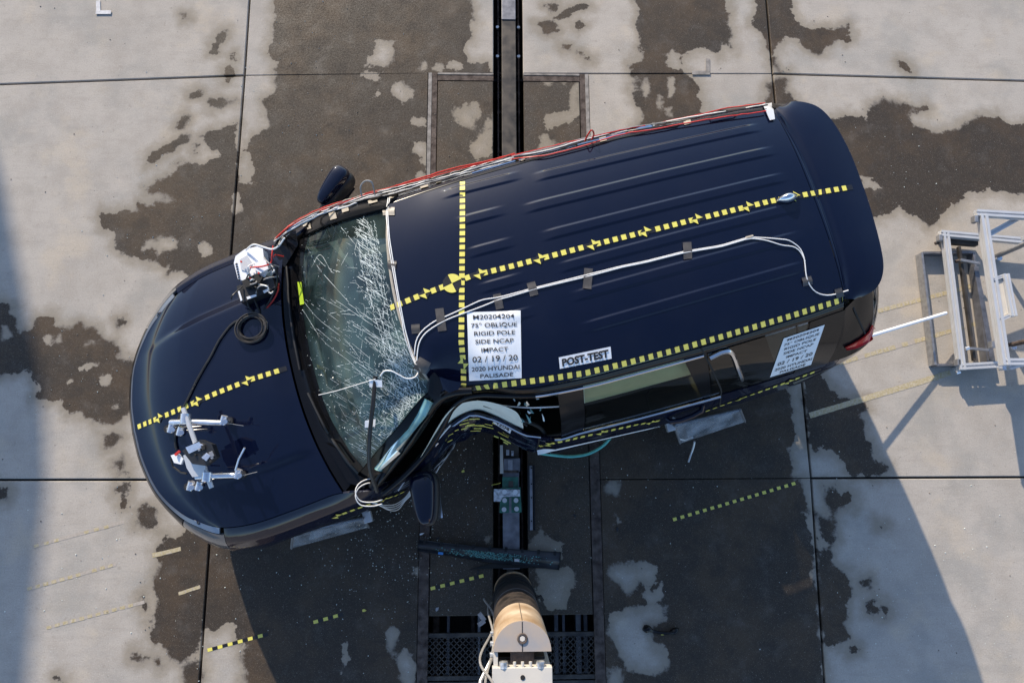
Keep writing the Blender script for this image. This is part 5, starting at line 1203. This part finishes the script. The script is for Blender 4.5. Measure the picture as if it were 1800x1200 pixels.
# white label strip along the sill and rocker edge
for px, wd in (([(945, 797), (1050, 773), (1160, 748)], .022),):
    f, L_ = ribbon_pts(track(px, 6, .006)); vs = []
    for k in range(21):
        p, n, t, x = f(L_ * k / 20); vs += [p + x * wd, p - x * wd * .4]
    mesh_obj('white_edge_strip', vs, [[2 * k, 2 * k + 1, 2 * k + 3, 2 * k + 2] for k in range(20)], MT['paper'], car, True)

# ------------------------------------------------------------------ rigid pole
pc = at(902, 1038, 0); PR = .146; ZT = 1.79
pole = thing('impact_pole', 'round-fronted rigid impact pole with pale top segment facing the crushed door', 'pole', (pc.x, pc.y, 0))
def halfcyl(name, z0, z1, mat, r=PR, n=40, parent=pole):
    pts = [(r * math.cos(math.pi * i / n), r * math.sin(math.pi * i / n)) for i in range(n + 1)]; m = MB(); m.prism(pts, z0, z1); return m.build(name, mat, parent, True, 50)
halfcyl('pole_foot', .02, .12, MT['pole_top'], PR * 1.0)
halfcyl('pole_lower', .121, 1.295, MT['pole_low'])
halfcyl('pole_upper', 1.30, ZT - .004, MT['pole_top'])
halfcyl('pole_cap', ZT - .0035, ZT, MT['pole_cap'], PR * .995)
for z0, z1, r in ((.20, .33, 1.012), (.34, .42, 1.02), (.44, .60, 1.010), (.80, .82, 1.004)): halfcyl('tape_wrap', z0, z1, MT['black_matte'] if z1 < .7 else MT['alu_dark'], PR * r)
mw = MB()
for k in range(9): mw.tube([(PR * 1.03 * math.cos(a), PR * 1.03 * math.sin(a), .36 + .02 * k * .5 + .015 * math.sin(a * 3 + k)) for a in np.linspace(0.05, math.pi - .05, 24)], .005, 5)
tag(mw.build('tape_strings', MT['black_matte'], pole), kind='stuff')
MB().tube([(PR, .02, .46), (PR + .035, .03, .42), (PR + .05, .0, .40)], .012, 6).build('tape_tail', MT['black_matte'], pole)
MB().bar((0, .0, ZT + .001), (0, PR * .98, ZT + .001), .004, .002).build('centre_mark', MT['black_plastic'], pole)
MB().bar((0, PR + .001, 1.31), (0, PR + .001, ZT - .01), .003, .003, up=(0, 1, 0)).build('centre_mark', MT['rust'], pole)
MB().tube([(.022 * math.cos(a), .062 + .022 * math.sin(a), ZT + .004) for a in np.linspace(0, 2 * math.pi, 17)[:-1]], .005, 6, closed=True).build('eye_rim', MT['rust'], pole, True)
MB().cyl((0, .062, ZT + .002), .014, .008, 6).build('eye_bolt', MT['cream'], pole)
MB().box((0, -.035, .9), (.12, .07, 1.7)).build('load_cell', MT['rust'], pole)
# backing column with plates
clm = thing('pole_column', 'cream bolted steel column standing behind the round pole', 'column', (pc.x, pc.y, 0))
MB().box((0, -.115, .88), (.285, .09, 1.76), bev=.004).build('mount_plate', MT['cream'], clm)
MB().box((-.002, -.118, 1.775), (.30, .092, .05), bev=.003).build('mount_head', MT['cream'], clm)
MB().box((0, -.30, .87), (.29, .24, 1.74), bev=.03).build('column_post', MT['cream'], clm)
MB().box((-.135, -.04, .9), (.022, .07, 1.75)).build('side_cheek', MT['cream'], clm)
MB().box((.0, -.062, .85), (.24, .012, 1.62)).build('rear_shield', MT['dark_steel'], clm)
for x in (-.095, .09): MB().cyl((x, -.062, 1.785), .022, .03, 8, axis=(0, 1, 0)).build('bolt', MT['bare'], clm, True)
for x in (-.04, 0, .04): MB().cyl((x, -.062, 1.79), .008, .03, 6, axis=(0, 1, 0)).build('bolt', MT['cream'], clm, True)
MB().cyl((0, -.118, 1.80), .012, .006, 12).build('bolt_hole', MT['black_matte'], clm)
for x in (-.07, .07): MB().tube([(x, -.18, 1.75), (x, -.20, 1.78), (x, -.24, 1.745)], .012, 8).build('latch', MT['bare'], clm, True)
for k in range(6): MB().cyl((-.155, -.04 - .04 * (k % 2), 1.66 - .12 * k), .008, .02, 8, axis=(1, 0, 0)).build('bolt', MT['bare'], clm, True)
random.seed(9)
for k, lb in enumerate(('grey sensor cable hanging down the left side of the pole', 'second grey sensor cable looping out left of the pole')):
    P_ = [Vector((pc.x - PR - .02 - .015 * k - .02 * math.sin(t * 9 + k * 2) * (1 + k), pc.y - .02 - .10 * t + .03 * math.sin(t * 6 + k), 1.7 * t + .35)) for t in np.linspace(0, 1, 26)]
    MBt = MB().tube(P_, .0065, 6).build('pole_cable', MT['grey_wire'], None, True); tag(MBt, lb, 'cable')
cl = thing('cable_clip', 'small grey forked clip hanging left of the pole over the pit', 'clip', at(852, 1090, .4))
MB().bar((0, 0, 0), (-.04, .05, 0), .03, .012).build('clip_arm', MT['alu_dark'], cl); MB().bar((0, 0, 0), (-.045, -.03, .0), .03, .013).build('clip_arm', MT['alu_dark'], cl)
pip = at(845, 1195, .9); tag(MB().tube([pip + Vector((-.06, -.3, .2)), pip, pip + Vector((.10, .16, -.1))], .012, 8).build('diagonal_rod', MT['alu_dark'], None, True), 'thin grey rod leaning against the pole column', 'rod')

# ------------------------------------------------------------------ tow trolley in the slot
tro = thing('tow_trolley', 'green steel tow trolley with six bolts sitting on the rail', 'trolley', at(895, 880, 0))
o_ = at(895, 880, 0)
def TP(px, py, z=.0): return at(px, py, z) - o_
def plate(name, px, z0, z1, mat, parent=tro, f=TP):
    P_ = [f(*p, z1) for p in px]; m = MB(); m.prism([(p.x, p.y) for p in P_][::-1], z0, z1); return m.build(name, MT[mat], parent)
plate('trolley_plate', [(880, 857), (915, 856), (917, 900), (878, 901)], .03, .07, 'green'); plate('neck', [(883, 838), (911, 838), (911, 857), (883, 857)], .02, .05, 'green')
plate('neck_dark_plate', [(894, 845), (902, 845), (902, 856), (894, 856)], .05, .055, 'dark_steel')  # small dark plate on top of the neck
plate('worn_edge', [(868, 859), (914, 860), (914, 872), (884, 873), (880, 881), (868, 881)], .07, .074, 'bare')
plate('worn_edge', [(895, 874), (899, 874), (899, 902), (895, 902)], .07, .073, 'steel')
for x, y, mt in ((887, 864, 'white_plastic'), (906, 864, 'white_plastic'), (887, 879, 'alu'), (907, 879, 'alu'), (886, 895, 'alu'), (908, 894, 'alu')): MB().cyl(TP(x, y, .08), .018, .016, 18).build('bolt', MT[mt], tro, True)
slp = thing('steel_block', 'open steel block on the rail under the crushed door', 'block', at(900, 808, 0)); o2 = at(900, 808, 0); f2 = lambda px, py, z=0.: at(px, py, z) - o2
for nm, px, z0, z1, mt in (('block_top', [(886, 806), (914, 805), (914, 828), (885, 829)], .02, .10, 'steel'), ('block_side', [(879, 782), (884, 782), (885, 832), (879, 832)], .02, .12, 'cream'), ('block_web', [(893, 808), (901, 808), (901, 826), (893, 826)], .10, .105, 'alu_dark'), ('block_end', [(885, 780), (912, 780), (912, 800), (886, 800)], .0, .06, 'dark_steel'), ('block_lip', [(885, 826), (912, 826), (912, 831), (885, 831)], .10, .106, 'rust'), ('block_slot', [(890, 790), (895, 790), (895, 800), (890, 800)], .06, .063, 'bare'), ('block_slot', [(899, 792), (903, 792), (903, 801), (899, 801)], .06, .063, 'bare')):
    plate(nm, px, z0, z1, mt, slp, f2)
tag(MB().tube([at(864, 852, .0), at(875, 850, .01), at(880, 848, .03)], .003, 5).build('yellow_cord', MT['yellow']), 'short yellow cord at the left edge of the tow trolley', 'cord')

# ------------------------------------------------------------------ debris on the ground
def flat_part(name, label, cat, px, z0, z1, mat):
    c = at(sum(p[0] for p in px) / len(px), sum(p[1] for p in px) / len(px), 0); P_ = [at(*p, z1) - c for p in px]
    m = MB(); m.prism([(p.x, p.y) for p in P_][::-1], z0, z1); o = m.build(name, MT[mat]); o.location = c; return tag(o, label, cat)
sill = thing('door_trim', 'long black door trim panel with glass crumbs lying across the rail by the pole', 'trim', at(858, 975, 0)); o3 = at(858, 975, 0)
fa = [(738, 949, .05), (790, 955, .05), (860, 962, .05), (930, 966, .06), (984, 969, .06)]; fb = [(735, 968, .03), (790, 975, .02), (850, 986, .015), (920, 992, .02), (982, 1000, .03)]
rows = []
for i in range(41):
    s = i / 40; k = s * 4; A_ = [float(np.interp(k, range(5), [q[c] for q in fa])) for c in range(3)]; B_ = [float(np.interp(k, range(5), [q[c] for q in fb])) for c in range(3)]
    rr = []
    for j in range(9):
        t = j / 8; p = at(lerp(A_[0], B_[0], t), lerp(A_[1], B_[1], t), 0) - o3
        p.z = lerp(A_[2], B_[2], t) + .025 * math.sin(math.pi * t) * (1 if j < 7 else 0) - .02 * math.exp(-((t - .72) / .12) ** 2) + .004 * math.sin(i * .9); rr.append(tuple(p))
    rows.append(rr)
panel('trim_shell', rows, pmat('grey_black_plastic', (.035, .036, .04), .42, var=.3, scale=14, vr=.1), parent=sill, reg=False, fold=.02, dfm=False)
for i in range(9):
    s = .04 + i * .115; p = at(lerp(738, 984, s), lerp(951, 971, s), 0) - o3; MB().box((p.x, p.y, .06), (.02, .03, .02), Matrix.Rotation(-.1, 3, 'Z')).build('trim_clip', MT['black_matte'], sill)
P_ = [at(*p, 0) - o3 for p in ((825, 1000), (868, 988), (930, 990), (982, 999), (930, 997), (868, 998))]
m = MB(); m.prism([(p.x, p.y) for p in P_][::-1], .004, .016); m.build('seal_lip', MT['black_matte'], sill)
for c in ((776, 970), (908, 982)): p = at(*c, 0) - o3; MB().box((p.x, p.y, .075), (.038, .018, .006), Matrix.Rotation(-.1, 3, 'Z')).build('blue_clip' if c[0] < 800 else 'white_clip', MT['alu'] if c[0] > 800 else pmat('blue_clip', (.05, .25, .6), .4), sill)
m = MB()
for k in range(520):
    s = random.gauss(.5, .16); t = random.uniform(.3, .8)
    if not .1 < s < .95: continue
    p = at(lerp(738, 984, s), lerp(lerp(951, 971, s), lerp(970, 999, s), t), 0) - o3; r = random.uniform(.003, .008); a = random.uniform(0, 3); z = lerp(.05, .035, t) + .027
    m.add([(p.x + r * math.cos(a + q * 2.09), p.y + r * math.sin(a + q * 2.09), z - .004) for q in range(3)] + [(p.x, p.y, z + r * .8)], [[0, 1, 3], [1, 2, 3], [2, 0, 3]])
tag(m.build('glass_crumbs', pmat('teal_crumbs', (.22, .48, .46), .2, var=.5, scale=90), sill), kind='stuff')
strip_ = thing('trim_strip', 'straight black plastic channel strip beside the tow trolley', 'trim', at(933, 875, 0)); o4 = at(933, 875, 0)
for dx, wd, z1, mt in ((-4.5, .012, .035, 'black_plastic'), (0, .022, .018, 'alu_dark'), (5, .012, .04, 'black_gloss')):
    a, b = at(933 + dx, 818, 0) - o4, at(934 + dx, 931, 0) - o4; MB().bar((a.x, a.y, z1 / 2), (b.x, b.y, z1 / 2), wd, z1).build('strip_web', MT[mt], strip_)
for y in (822, 850, 874, 915): p = at(934, y, 0) - o4; MB().cyl((p.x, p.y, .02), .006, .008, 8).build('rivet', MT['black_matte'], strip_)
hd = thing('broken_handle', 'small black broken door handle lying alone on the damp floor', 'handle', at(1160, 1105, 0)); o5 = at(1160, 1105, 0)
P_ = [at(x, y, 0) - o5 + Vector((0, 0, z)) for x, y, z in ((1129, 1105, .014), (1138, 1103, .03), (1149, 1108, .022), (1165, 1111, .018), (1178, 1110, .02), (1187, 1105, .028), (1191, 1103, .016))]
MB().tube([Vector(p) for p in cr_curve([list(p) for p in P_], 4)], [.008, .02, .03, .03, .028, .022, .016, .012, .011, .011, .011, .011, .011, .011, .011, .012, .016, .022, .024, .024, .02, .016, .014, .012, .006], 10).build('handle_grip', MT['black_gloss'], hd, True)
p = at(1164, 1114, .01) - o5; MB().box(p, (.018, .008, .02)).build('yellow_fleck', MT['yellow'], hd)
hs = [Vector(p) for p in cr_curve([list(at(x, y, z)) for x, y, z in ((946, 796, .12), (975, 800, .04), (1005, 802, .02), (1035, 797, .03), (1060, 783, .06), (1074, 768, .12))], 8)]
tag(MB().tube(hs, .011, 8).build('hose', MT['hose'], None, True), 'teal hose curving under the sill between doors', 'hose')
random.seed(44)
SH = [(690, 905, 'small black plastic shard on the floor left of the hanging mirror'), (770, 945, 'curled black plastic chip between mirror and long trim panel'), (1010, 905, 'small dark shard on the right pit cover'), (840, 1005, 'black chip beside the pole foot on the left cover'), (1085, 930, 'lone dark chip right of the rusty edging'), (741, 938, 'pale plastic scrap at the tip of the loose mirror'), (814, 828, 'yellow scrap of tape on the floor under the dent'), (768, 1070, 'grey plastic splinter above the open pit'), (640, 1072, 'tiny yellow tape scrap on the dark floor at lower left')]
for x, y, lb in SH:
    c = at(x, y, 0); n = 5; pr_ = [(random.uniform(.6, 1.3) * .018 * math.cos(2 * math.pi * k / n), random.uniform(.5, 1.2) * .012 * math.sin(2 * math.pi * k / n)) for k in range(n)]
    o = MB().prism(pr_, .002, .009).build('debris_chip', MT['yellow' if 'yellow' in lb else 'white_plastic' if 'pale' in lb else 'alu_dark' if 'grey' in lb else 'black_plastic']); o.location = c; o.rotation_euler = (random.uniform(0, .1), 0, random.uniform(0, 3)); tag(o, lb, 'debris', 'debris chips around the pole')
# clear wheel guards
for lb, quad, mats_ in (('clear plastic guard panel below the front wheel on the driver side', [(512, 962), (648, 925), (638, 908), (515, 935)], 0), ('clear plastic guard panel below the rear wheel on the driver side', [(1195, 778), (1309, 740), (1300, 718), (1184, 745)], 1)):
    c = at(sum(q[0] for q in quad) / 4, sum(q[1] for q in quad) / 4, .3); gd = thing('wheel_guard', lb, 'guard', (c.x, c.y, 0), group='clear guards by the wheels')
    za = (.10, .10, .44, .44); Q = [at(*q, z) - Vector((c.x, c.y, 0)) for q, z in zip(quad, za)]
    n = (Q[1] - Q[0]).cross(Q[3] - Q[0]).normalized() * .006; m = MB(); m.add(Q + [q + n for q in Q], [[0, 1, 2, 3], [7, 6, 5, 4], [0, 4, 5, 1], [1, 5, 6, 2], [2, 6, 7, 3], [3, 7, 4, 0]]); m.build('clear_sheet', MT['plexi'], gd)
    for a, b in ((0, 3), (1, 2)): MB().bar(Q[a] + n, Q[b] + n, .014, .012).build('edge_strip', MT['alu_dark'], gd)
    MB().bar(lerp(Q[0], Q[3], .97) + n * 2, lerp(Q[1], Q[2], .97) + n * 2, .012, .02).build('edge_strip', MT['plexi'], gd)
    e = lerp(Q[1] if mats_ == 0 else Q[0], Q[2] if mats_ == 0 else Q[3], .75); MB().box(e + Vector((.03 if mats_ == 0 else -.05, .02, .04)), (.06, .08, .05), Matrix.Rotation(YAW, 3, 'Z'), bev=.006).build('corner_block', MT['alu'], gd)
    MB().box(e + Vector((.0, .06, -.15)), (.06, .05, .4), Matrix.Rotation(YAW, 3, 'Z')).build('support_leg', MT['dark_steel'], gd)
rib_ = [Vector(p) for p in cr_curve([list(at(x, y, z)) for x, y, z in ((1221, 776, .1), (1219, 786, .06), (1215, 797, .02), (1210, 812, .01))], 5)]
tag(MB().tube(rib_, .008, 6).build('tie_strap', MT['alu'], None, True), 'short pale strap dangling from the rear wheel guard', 'strap')

# ------------------------------------------------------------------ tape lines on the floor
def floor_tape(label, a, b, z=.0012, wd=.024, old=False, sq_=.035, per=.075, miss=.0, dark=True):
    A_, B_ = at(*a), at(*b); d = (B_ - A_); L_ = d.length; d.normalize(); x = Vector((-d.y, d.x, 0)); c = (A_ + B_) / 2; m = MB(); h = wd / 2
    def quad(s0, s1, mi, lift, jit=0):
        w0, w1 = (random.uniform(-jit, jit) for _ in range(2)); P_ = [A_ + d * s0 + x * (h + w0), A_ + d * s0 - x * h, A_ + d * s1 - x * (h + w1), A_ + d * s1 + x * h]; m.add([(p.x - c.x, p.y - c.y, lift) for p in P_], [[3, 2, 1, 0]][0:1], mi)
    s = 0.
    while s + sq_ < L_:
        if not dark and s + per < L_: quad(s, s + per, 0, z, .002)
        if random.random() >= miss:
            quad(s, s + sq_, 1, z + .0006, .003 if old else .001)
        if dark and s + per < L_: quad(s, s + per, 0, z, .002)
        s += per
    o = m.build('floor_tape', [MT['tape_black'] if dark else MT['tape_ghost'], MT['yellow_old'] if old else MT['yellow']]); o.location = (c.x, c.y, 0); return tag(o, label, 'floor tape', 'dashed alignment tape on the floor')
random.seed(31)
floor_tape('faint broken tape line left of the hood, uppermost of three', (60, 960), (225, 915), old=True, miss=.35, dark=False)
floor_tape('worn dashed tape line left of the hood, middle of three', (48, 1035), (205, 991), old=True, miss=.12, per=.06, dark=False)
floor_tape('yellow tape stub at the driver headlight over the damp edge', (268, 976), (318, 964), old=True, sq_=.07, per=.072, wd=.032, dark=False)
floor_tape('worn dashed tape line left of the hood, lowest of three', (82, 1103), (262, 1055), old=True, miss=.15, per=.06, dark=False)
floor_tape('small tape remnant on the damp floor below the headlight', (314, 1043), (356, 1029), old=True, sq_=.05, per=.055, dark=False)
floor_tape('bright yellow and black tape crossing the dry patch at lower left', (365, 1142), (476, 1112))
floor_tape('short yellow dashes on dark floor left of the pit frame', (551, 1093), (605, 1078))
floor_tape('yellow and black tape on the pit cover left of the pole', (757, 1034), (858, 1009))
floor_tape('long yellow and black tape on dark wet floor below the rear wheel', (1183, 913), (1404, 847), per=.062, sq_=.03)
floor_tape('faded yellow line running from rear wheel toward the metal tray', (1423, 730), (1680, 652), old=True, sq_=.05, per=.052, wd=.045, dark=False)
floor_tape('faded yellow line passing beneath the white rod', (1453, 645), (1735, 563), old=True, sq_=.05, per=.056, wd=.034, miss=.15, dark=False)
floor_tape('faded yellow line beside the tail lamp, topmost of three', (1543, 547), (1722, 499), old=True, sq_=.05, per=.058, wd=.034, miss=.1, dark=False)
for lb, A_, B_, C_, mt in (('white tape corner mark near the top left edge', (173, 2), (173, 23), (196, 23), 'tape_pale'), ('grey tape corner mark left of the right floor joint', (1244, 104), (1244, 129), (1216, 129), 'concrete_grey')):
    c = at(*B_); m = MB(); a, b, e = at(*A_) - c, at(*B_) - c, at(*C_) - c; m.bar((a.x, a.y, .005), (b.x, b.y + .02, .005), .036, .003); m.bar((b.x - .018 * (1 if e.x > 0 else -1), 0, .0085), (e.x, e.y, .0085), .036, .003); o = m.build('corner_mark', MT[mt]); o.location = c; tag(o, lb, 'floor mark')

# ------------------------------------------------------------------ aluminium frame stand and tray on the right
so = at(1680, 545, 0); stand = thing('frame_stand', 'aluminium extrusion camera stand at the right photo edge', 'stand', so)
def ex_prof(w_):
    h = w_ / 2; g_ = w_ * .13; d_ = w_ * .22; P_ = []
    for k in range(4):
        a = k * math.pi / 2; c, s = round(math.cos(a)), round(math.sin(a))
        for x, y in ((-h, h), (-g_, h), (-g_, h - d_), (g_, h - d_), (g_, h)): P_.append((x * c + y * s, -x * s + y * c))
    return P_
def SP(px, py, z): return at(px, py, z) - so
def ex(name, a, b, w_=.045, mat='alu', parent=stand): 
    return MB().sweep(a, b, ex_prof(w_)).build(name, MT[mat], parent)
z1, z2 = .125, .50
ex('front_rail', SP(1660, 408, z1), SP(1690, 650, z1), .05); ex('side_rail', SP(1652, 411, z1 - .001), SP(1800, 424, z1 - .001), .05); ex('side_rail', SP(1684, 645, z1 - .002), SP(1830, 636, z1 - .002), .05)
for x, y in ((1664, 414), (1692, 642)): ex('foot_post', SP(x, y, z1 - .026), SP(x, y, z1 - .026) - Vector((0, 0, .095)), .05)
ex('top_rail', SP(1726, 378, z2), SP(1766, 642, z2), .056); ex('top_side_rail', SP(1714, 375, z2 - .001), SP(1870, 384, z2 - .001), .05); ex('top_side_rail', SP(1762, 636, z2 - .002), SP(1880, 636, z2 - .002), .05)
for x, y in ((1748, 452), (1773, 607)):
    g0 = SP(x, y, 0.0); MB().tube([g0, g0 + Vector((0, 0, .25)), g0 + Vector((0, 0, .47))], .02, 12).build('round_leg', MT['alu_dark'] if y < 500 else MT['rust'], stand, True); MB().cyl(g0 + Vector((.01, -.02, .03)), .024, .03, 10).build('leg_foot', MT['silver'], stand, True)
    ex('leg_beam', g0 + Vector((-.12, 0, .472)), g0 + Vector((.3, 0, .472)), .04)
ex('brace', SP(1738, 412, .42), SP(1788, 384, .44), .04); ex('brace', SP(1772, 646, .17), SP(1830, 628, .17), .045)
MB().bar(SP(1685, 434, .10), SP(1712, 634, .10), .02, .03).build('inner_bar', MT['dark_steel'], stand); MB().bar(SP(1712, 470, .07), SP(1741, 634, .07), .038, .05).build('inner_bar', MT['steel'], stand)
MB().bar(SP(1688, 457, .14), SP(1722, 463, .14), .02, .02).build('pivot_bar', MT['alu_dark'], stand); MB().bar(SP(1704, 612, .14), SP(1738, 615, .14), .02, .02).build('pivot_bar', MT['alu_dark'], stand)
MB().bar(SP(1668, 424, .06), SP(1716, 428, .06), .05, .05).build('inner_bar', MT['dark_steel'], stand)
q = [SP(1737, 425, .478), SP(1756, 500, .478), SP(1776, 640, .478), SP(1762, 640, .478)]; m = MB(); m.add(q + [p - Vector((0, 0, .012)) for p in q], [[3, 2, 1, 0], [4, 5, 6, 7], [0, 1, 5, 4], [1, 2, 6, 5], [2, 3, 7, 6], [3, 0, 4, 7]]); m.build('web_plate', MT['alu'], stand)
ex('light_frame', SP(1766, 482, .52), SP(1780, 556, .52), .045); ex('light_frame', SP(1745, 491, .515), SP(1764, 485, .515), .025); ex('light_frame', SP(1758, 562, .515), SP(1778, 553, .515), .025)
q = [SP(1746, 491, .51), SP(1763, 486, .51), SP(1775, 550, .51), SP(1758, 558, .51)]; m = MB(); m.add(q + [p - Vector((0, 0, .02)) for p in q], [[3, 2, 1, 0], [4, 5, 6, 7], [0, 1, 5, 4], [1, 2, 6, 5], [2, 3, 7, 6], [3, 0, 4, 7]]); m.build('lamp_panel', MT['cream'], stand)
for x, y, z in ((1651, 419, z1), (1713, 386, z2), (1683, 637, z1), (1743, 606, .20), (1762, 645, .17), (1736, 420, .44)): MB().box(SP(x, y, z), (.03, .055, .05), Matrix.Rotation(-.1, 3, 'Z'), bev=.006).build('corner_bracket', MT['alu_dark' if x % 2 else 'silver'], stand)
for x, y, z in ((1647, 427, z1 - .03), (1684, 654, z1 - .03), (1683, 459, .15), (1700, 612, .15)): MB().cyl(SP(x, y, z), .014, .03, 10, axis=(1, .3, .2)).build('bolt', MT['rust' if x % 2 else 'silver'], stand, True)
bx = SP(1880, 560, 0); MB().box(bx + Vector((.05, 0, .27)), (.30, .62, .5), bev=.01).build('shadow_box', MT['steel'], stand)  # unseen box added off-frame to throw shade beside the stand
to = at(1675, 540, 0); tr_ = thing('floor_tray', 'open rectangular steel tray frame on the floor under the stand', 'tray', to)
tq = [at(*p, .085) - to for p in ((1621, 444), (1712, 443), (1738, 640), (1645, 641))]
for a, b in ((0, 1), (1, 2), (2, 3), (3, 0)):
    A_, B_ = tq[a].copy(), tq[b].copy(); A_.z = B_.z = .0445; dd = (B_ - A_).normalized() * (.0 if a % 2 else .011); MB().bar(A_ + dd, B_ - dd, .018, .08).build('tray_side', MT['steel'] if a != 3 else MT['alu_dark'], tr_)
ra, rb = carp(1490, 602, .45), carp(1663, 550, .175); ra = Matrix.Rotation(YAW, 3, 'Z') @ ra + ORG; rb = Matrix.Rotation(YAW, 3, 'Z') @ rb + ORG
tag(MB().tube([ra, (ra + rb) / 2, rb], .013, 10).build('white_rod', MT['white_plastic'], None, True), 'slim white rod reaching from the tail lamp to the stand', 'rod')

# ------------------------------------------------------------------ glass crumbs and pebbles strewn on the floor
random.seed(77); m = MB()
zones = [((720, 900), (70, 80), 300), ((640, 960), (120, 70), 160), ((800, 830), (50, 40), 70), ((700, 1000), (90, 60), 90), ((1500, 300), (110, 60), 60), ((560, 180), (120, 120), 90), ((1650, 1050), (120, 110), 120), ((950, 1000), (300, 130), 120), ((250, 1050), (180, 120), 90), ((330, 400), (90, 50), 60), ((150, 620), (90, 60), 40), ((1080, 830), (120, 40), 60), ((900, 600), (900, 600), 120)]
for (cx, cy), (sx, sy), n in zones:
    for k in range(n):
        x, y = random.gauss(cx, sx), random.gauss(cy, sy)
        p = at(x, y, 0); r = random.choice((.002, .002, .003, .003, .004, .006)) ; a = random.uniform(0, 3)
        if TRX0 < p.x < TRX1 or p.y < -1.05 and PX0 < p.x < PX1: continue
        m.add([(p.x + r * math.cos(a + q * 2.09), p.y + r * math.sin(a + q * 2.09), .001) for q in range(3)] + [(p.x, p.y, .001 + r * 1.2)], [[0, 1, 3], [1, 2, 3], [2, 0, 3]])
tag(m.build('glass_fragments', MT['sparkle']), 'tiny bright glass fragments strewn over the damp concrete', 'glass', kind='stuff')
m = MB()
for k in range(420):
    x, y = random.uniform(0, 1800), random.uniform(0, 1200); p = at(x, y, 0); r = random.choice((.002, .003, .003, .004, .006)); a = random.uniform(0, 3)
    if TRX0 < p.x < TRX1 or p.y < -1.05 and PX0 < p.x < PX1: continue
    m.add([(p.x + r * random.uniform(.7, 1.3) * math.cos(a + q * 1.57), p.y + r * math.sin(a + q * 1.57), .001) for q in range(4)] + [(p.x, p.y, .001 + r)], [[0, 1, 4], [1, 2, 4], [2, 3, 4], [3, 0, 4]])
tag(m.build('grit', pmat('grit', (.16, .14, .12), .9, var=.5, scale=80)), 'dark grit scattered on the concrete slabs', 'grit', kind='stuff')
